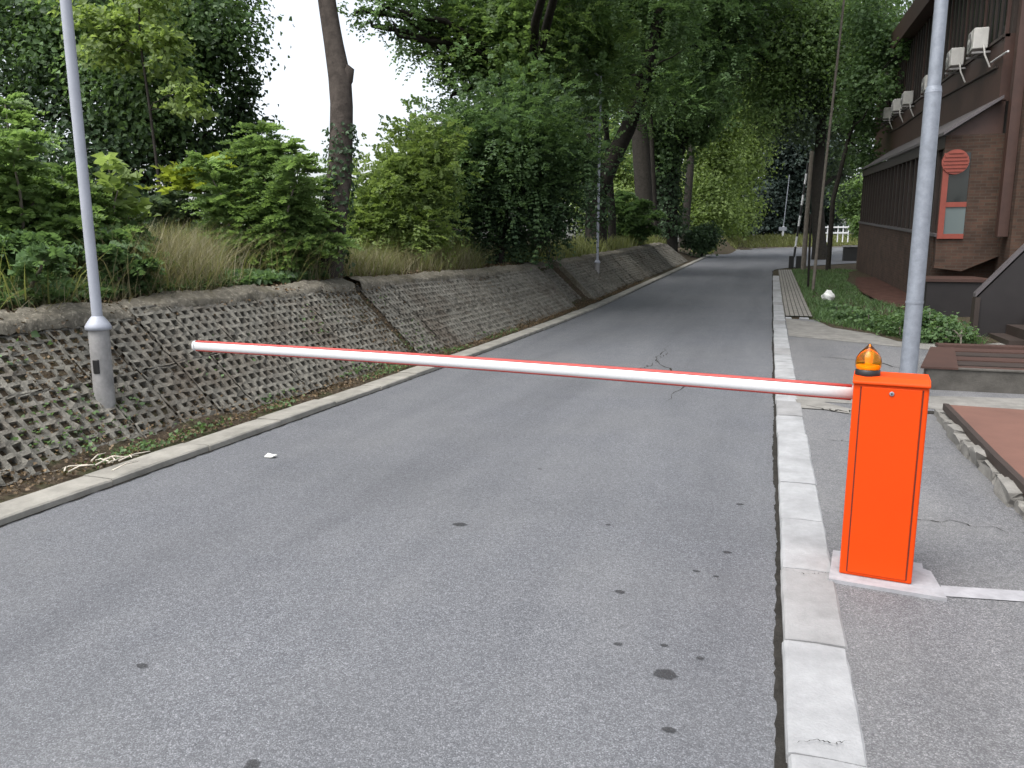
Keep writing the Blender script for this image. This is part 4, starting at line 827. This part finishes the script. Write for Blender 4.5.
# gable end wall with the tall red-framed window and the round vent
MB().prism([(XL - .02, YF - .02, 1.2), (4.6, YF - .02, 1.12), (XM + .35, YF - .02, 1.5), (XM + .35, YF - .02, 4.45), (XL - .02, YF - .02, 4.45)], (0, .2, 0)).build('end_wall', M['brick'], bld)
wr = MB(); wx0, wx1, wz0, wz1 = 3.97, 4.60, 1.93, 4.02
wr.box(wx0, wx0 + .13, YF - .1, YF - .02, wz0, wz1); wr.box(wx0 + .13, wx1 - .04, YF - .08, YF - .02, wz0, wz0 + .12); wr.box(wx0 + .13, wx1 - .04, YF - .08, YF - .02, wz0 + .78, wz0 + .90)
wn = wr.build('red_window', M['redframe'], bld)
MB().box(wx0 + .13, wx1 - .04, YF - .05, YF - .025, wz0 + .12, wz0 + .78).build('pane', M['paleglass'], wn); MB().box(wx0 + .13, wx1 - .04, YF - .05, YF - .025, wz0 + .9, wz1).build('pane', M['glass'], wn)
vc = (4.22, YF - .1, 3.80)
rv = MB(); rv.tube([(vc[0], YF - .04, vc[2]), (vc[0], YF - .13, vc[2])], .30, 32); vn = rv.build('round_vent', M['redframe'], bld)
for k in range(6):
    zz = vc[2] - .22 + k * .088; hw_ = math.sqrt(.27 ** 2 - (zz - vc[2]) ** 2); MB().box(vc[0] - hw_, vc[0] + hw_, YF - .15, YF - .128, zz - .02, zz + .02).build('slat', M['redframe'], vn)
# jutting bay bottom and brick pier
MB().box(XM + .35, XM + .75, YF - .9, YF + .3, -.3, 10.5, bf).build('pier', M['brick'], bld)
MB().box(XM + .12, XM + .34, YF - .65, YF - .40, 2.0, 10.5, bf).build('red_pipe', M['brown'], bld)
MB().box(XM + .75, XM + 3.2, YF - 1.6, YF + .3, -.3, 11, bf).build('near_wall', M['brick'], bld)
# upper storey
MB().box(XM, XM + 6, YF, YE + 6, 5.2, 6.75, bf).build('upper_wall', M['brown'], bld)
MB().box(XM + .12, XM + 6, YF, YE + 6, 6.75, 9.6, bf).build('upper_window_wall', M['browndark'], bld)
MB().box(XM - .05, XM + .1, YF, YE + 6, 6.68, 6.75, bf).build('sill', M['browndark'], bld)
for k in range(46):
    y = YF + .3 + k * .58; MB().box(XM + .05, XM + .125, y - .045, y + .045, 6.75, 9.55, bf).build('fin', M['browndark'] if k % 4 else M['brown'], bld)
    if k < 45: MB().box(XM + .09, XM + .118, y + .05, y + .53, 6.8, 9.5, bf).build('window_pane', M['glass'], bld)
MB().box(XM - .38, XM + 7, YF - 1.5, YE + 2.5, 9.6, 10.4, bf).build('roof_edge', M['brown'], bld)
MB().tube([bf(XM - .03, YF + .4, 6.05), bf(XM - .03, 30, 6.2), bf(XM - .03, 38, 6.1), bf(XM - .03, YE, 6.15)], .03, 8).build('cable', M['browndark'], bld)
MB().tube([bf(XM - .05, YF + .9, 6.25), bf(XM - .05, YF - .6, 6.25)], .025, 8).build('conduit', M['white'], bld)
# porch box, stair and its sloping parapet
po = MB(); po.box(3.45, 4.75, 19.9, YF - .1, -.3, .93).build('porch_box', M['stairdark'], bld)
po2 = MB(); po2.box(3.40, 4.85, 19.85, YF - .05, .935, 1.0).build('porch_top', M['brown'], bld)
stt = empty('entrance_stair', (4.4, 16, 0), 'brown entrance stair with sloping side walls at the right edge', 'stair')
MB().prism([(3.62, 16.2, -.2), (3.62, 16.2, .80), (5.6, 16.2, 3.25), (5.6, 16.2, -.2)], (0, -.16, 0)).build('side_wall', M['stairdark'], stt)
MB().prism([(3.58, 16.22, .805), (3.58, 16.22, .875), (5.6, 16.22, 3.375), (5.6, 16.22, 3.305)], (0, -.2, 0)).build('coping', M['roofsheet'], stt)
MB().box(3.58, 3.66, 16.0, 16.25, -.2, .80).build('end_post', M['browndark'], stt)
for k in range(9): MB().box(3.85 + k * .27, 6.2, 14.75, 16.03, -.1, .16 + k * .165).build('step', M['browndark'], stt)
MB().box(4.13, 4.55, 14.25, 14.72, -.1, .75).build('newel_block', M['rust'], stt); MB().box(4.09, 4.59, 14.2, 14.75, .752, .82).build('newel_cap', M['roofsheet'], stt)
# air conditioners
ga = 'air conditioners on the upper wall'; wha = ['nearest and largest', 'second from the near end', 'half hidden by the steel pole', 'fourth from the near end', 'fifth from the near end', 'farthest and smallest']
for k, (px, py, sz) in enumerate([(978, 41, 1.0), (955, 59, .95), (929, 84, .95), (907, 99, .95), (897, 106, .95), (887, 114, .95)]):
    p = atx(px, py, XM - .25); x, y, z = p
    ac = empty('air_conditioner', (x, y, z - .33), 'white air conditioner unit on the brown wall, ' + wha[k], 'air conditioner', ga)
    MB().box(x - .17, x + .17, y - .33, y + .33, z - .255 * sz, z + .255 * sz).bevel(.02).build('case', M['acwhite'], ac)
    g_ = MB().tube([(x - .172, y + .06, z), (x - .19, y + .06, z)], .21, 20).build('fan_grille', M['lampbase'], ac); MB().tube([(x - .191, y + .1, z), (x - .2, y + .1, z)], .07, 12).build('hub', M['acwhite'], g_)
    for s_ in (-.3, .3): MB().box(x - .18, XM + .12, y + s_ - .02, y + s_ + .02, z - .32 * sz - .05, z - .32 * sz - .002).build('bracket', M['lampbase'], ac)
    MB().tube([(x + .05, y - .45, z - .2), (x + .08, y - .5, z - .45), (XM - .02, y - .45, z - .75)], .022, 8).build('hose', M['acwhite'], ac)

# ------------------------------------------------------------------ low step with brown frame, plate platform
ss = empty('low_planter', (3, 10, .05), 'low concrete wall with brown metal frame, right of the steel pole', 'planter')
MB().box(1.80, 6, 9.95, 10.12, -.05, .285).build('front_wall', M['step'], ss)
MB().prism([(1.80, 10.122, -.05), (1.97, 10.122, -.05), (2.4, 12.1, -.05), (2.24, 12.1, -.05)], (0, 0, .334)).build('side_wall', M['step'], ss)
MB().prism([(1.73, 9.93, .29), (2.12, 9.93, .29), (2.50, 12.05, .29), (2.2, 12.05, .29)], (0, 0, .022)).build('frame_side', M['brown'], ss)
MB().box(2.3, 6, 12.06, 12.3, .30, .345).build('frame_back', M['brown'], ss)
for k in range(5):
    y = 10.14 + k * .385; MB().box(2.2, 6, y, y + .36, .20 + .02 * (k % 2), .262 + .012 * k).build('board', M['browndark'] if k % 2 else M['brown'], ss)
MB().box(2.12, 6, 9.93, 10.02, .29, .306).build('frame_front', M['step'], ss)
pl = empty('rust_platform', (2.5, 6.5, .05), 'red-brown metal plate platform edged with broken concrete, right edge', 'platform')
MB().prism([(1.66, 8.2, .175), (1.60, 6.2, .175), (1.56, 3.2, .175), (4.5, 3.2, .175), (4.5, 8.0, .175)], (0, 0, .012)).build('plate', M['rust'], pl)
MB().prism([(1.655, 8.22, .13), (1.595, 6.2, .13), (1.555, 3.2, .13), (1.60, 3.2, .13), (1.64, 6.2, .13), (1.70, 8.2, .13)], (0, 0, .066)).build('edge_angle', M['browndark'], pl)
MB().box(1.72, 4.5, 3.2, 8.05, .0, .172).build('core', M['step'], pl)
y = 3.2; rg = random.Random(3)
while y < 8.15:
    l_ = rg.uniform(.16, .42); xw = np.interp(y, [3.2, 6.2, 8.2], [1.545, 1.585, 1.64]); mb = MB(); mb.box(xw - rg.uniform(.02, .06), xw + .12, y, y + l_ - rg.uniform(.01, .04), .02, .045 + rg.uniform(.06, .115)); bmesh.ops.subdivide_edges(mb.bm, edges=mb.bm.edges[:], cuts=2)
    for v in mb.bm.verts: v.co += Vector((rg.gauss(0, .008), rg.gauss(0, .008), rg.gauss(0, .008)))
    mb.build('edging_stone', M['strip'], pl); y += l_
MB().box(1.62, 4.2, 8.25, 8.4, .0, .10).build('end_kerb', M['strip'], pl)
dr_ = MB().box(1.38, 1.66, 8.42, 8.56, .03, .05); o = dr_.build('drain_slot', M['darkline']); tag(o, 'dark drain slot beside the barrier cabinet', 'drain')

# ------------------------------------------------------------------ small things
# far white post with cross piece, fence, skip
q = aty(782, 241, 90.5); root = empty('white_post', tuple(q), 'slim white post on the verge beyond the road bend', 'post')
MB().tube([q - np.array([0, 0, .5]), q + np.array([.05, 0, 1.6])], [.12, .12], 8).build('post', M['white'], root); MB().tube([q + np.array([.05, 0, 1.5]), q + np.array([.35, 0, 7])], .05, 8).build('rod', M['lampgrey'], root)
MB().box(q[0] - .4, q[0] + .4, q[1] - .14, q[1] - .06, q[2] + 1.1, q[2] + 1.5).build('sign_plate', M['lampgrey'], root)
fy = 84; f0, f1 = aty(822, 236, fy), aty(848, 236, fy); root = empty('white_fence', tuple(f0), 'white rail fence beyond the road bend', 'fence')
for k in range(6):
    c_ = f0 + (f1 - f0) * k / 5; MB().box(c_[0] - .05, c_[0] + .05, c_[1] - .05, c_[1] + .05, c_[2] - .6, c_[2] + 1.0).build('post', M['white'], root)
for dz in (.3, .85): MB().box(f0[0], f1[0], f0[1] - .10, f0[1] - .052, f0[2] + dz - .07, f0[2] + dz + .07).build('rail', M['white'], root)
sk = ground(851, 261); root = empty('dark_bin', tuple(sk), 'dark box-shaped bin with pale rim beside the building corner', 'bin')
MB().box(sk[0] - .45, sk[0] + .55, sk[1], sk[1] + .8, sk[2] - .05, sk[2] + .85).bevel(.03).build('body', M['black'], root); MB().box(sk[0] - .52, sk[0] + .62, sk[1] - .06, sk[1] + .86, sk[2] + .855, sk[2] + .95).build('rim', M['lampbase'], root)
# white bag
q = ground(828, 302); bm = bmesh.new(); bmesh.ops.create_icosphere(bm, subdivisions=3, radius=.17); rg = random.Random(2)
for v in bm.verts: v.co *= 1 + .22 * math.sin(v.co.x * 31 + v.co.z * 22) * math.sin(v.co.y * 27 + 1); v.co.z *= .85
for v in bm.verts: 
    if v.co.z > .1 and abs(v.co.x) < .08: v.co.z += .05
me = bpy.data.meshes.new('plastic_bag'); bm.to_mesh(me); bm.free(); o = link('plastic_bag', me, M['bag'], None, (q[0], q[1], float(zt(q[0], q[1])) + .12)); tag(o, 'crumpled white plastic bag lying in the grass', 'bag')
# litter on road and twig on the kerb
q = ground(271, 458); me = npmesh('paper_scrap', [(-.05, -.02, .01), (.03, -.03, .016), (.055, .01, .028), (.0, .03, .02), (-.04, .02, .03), (-.05, -.02, .004), (.03, -.03, .008), (.055, .01, .018), (.0, .03, .010), (-.04, .02, .02)], [(0, 1, 4), (1, 3, 4), (1, 2, 3), (5, 9, 6), (6, 9, 8), (6, 8, 7)]); o = link('paper_scrap', me, M['bag'], None, (q[0], q[1], .0)); tag(o, 'small white paper scrap on the road near the kerb', 'litter')
q = ground(100, 466, .08); mb = MB(); rg = random.Random(8)
for k in range(13):
    a = rg.uniform(0, 6.28); l_ = rg.uniform(.08, .3); s0 = Vector((q[0] + rg.gauss(0, .06), q[1] + rg.gauss(0, .10), .095)); s1 = s0 + Vector((math.cos(a) * l_ * .5, math.sin(a) * l_, rg.uniform(0, .03))); mb.tube([s0, (s0 + s1) / 2 + Vector((rg.gauss(0, .02), 0, .015)), s1], [.006, .005, .003], 5)
o = link('dry_twigs', mb.mesh('dry_twigs'), M['twig']); tag(o, 'pale dry twig lying on the kerb below the grid wall', 'twig')
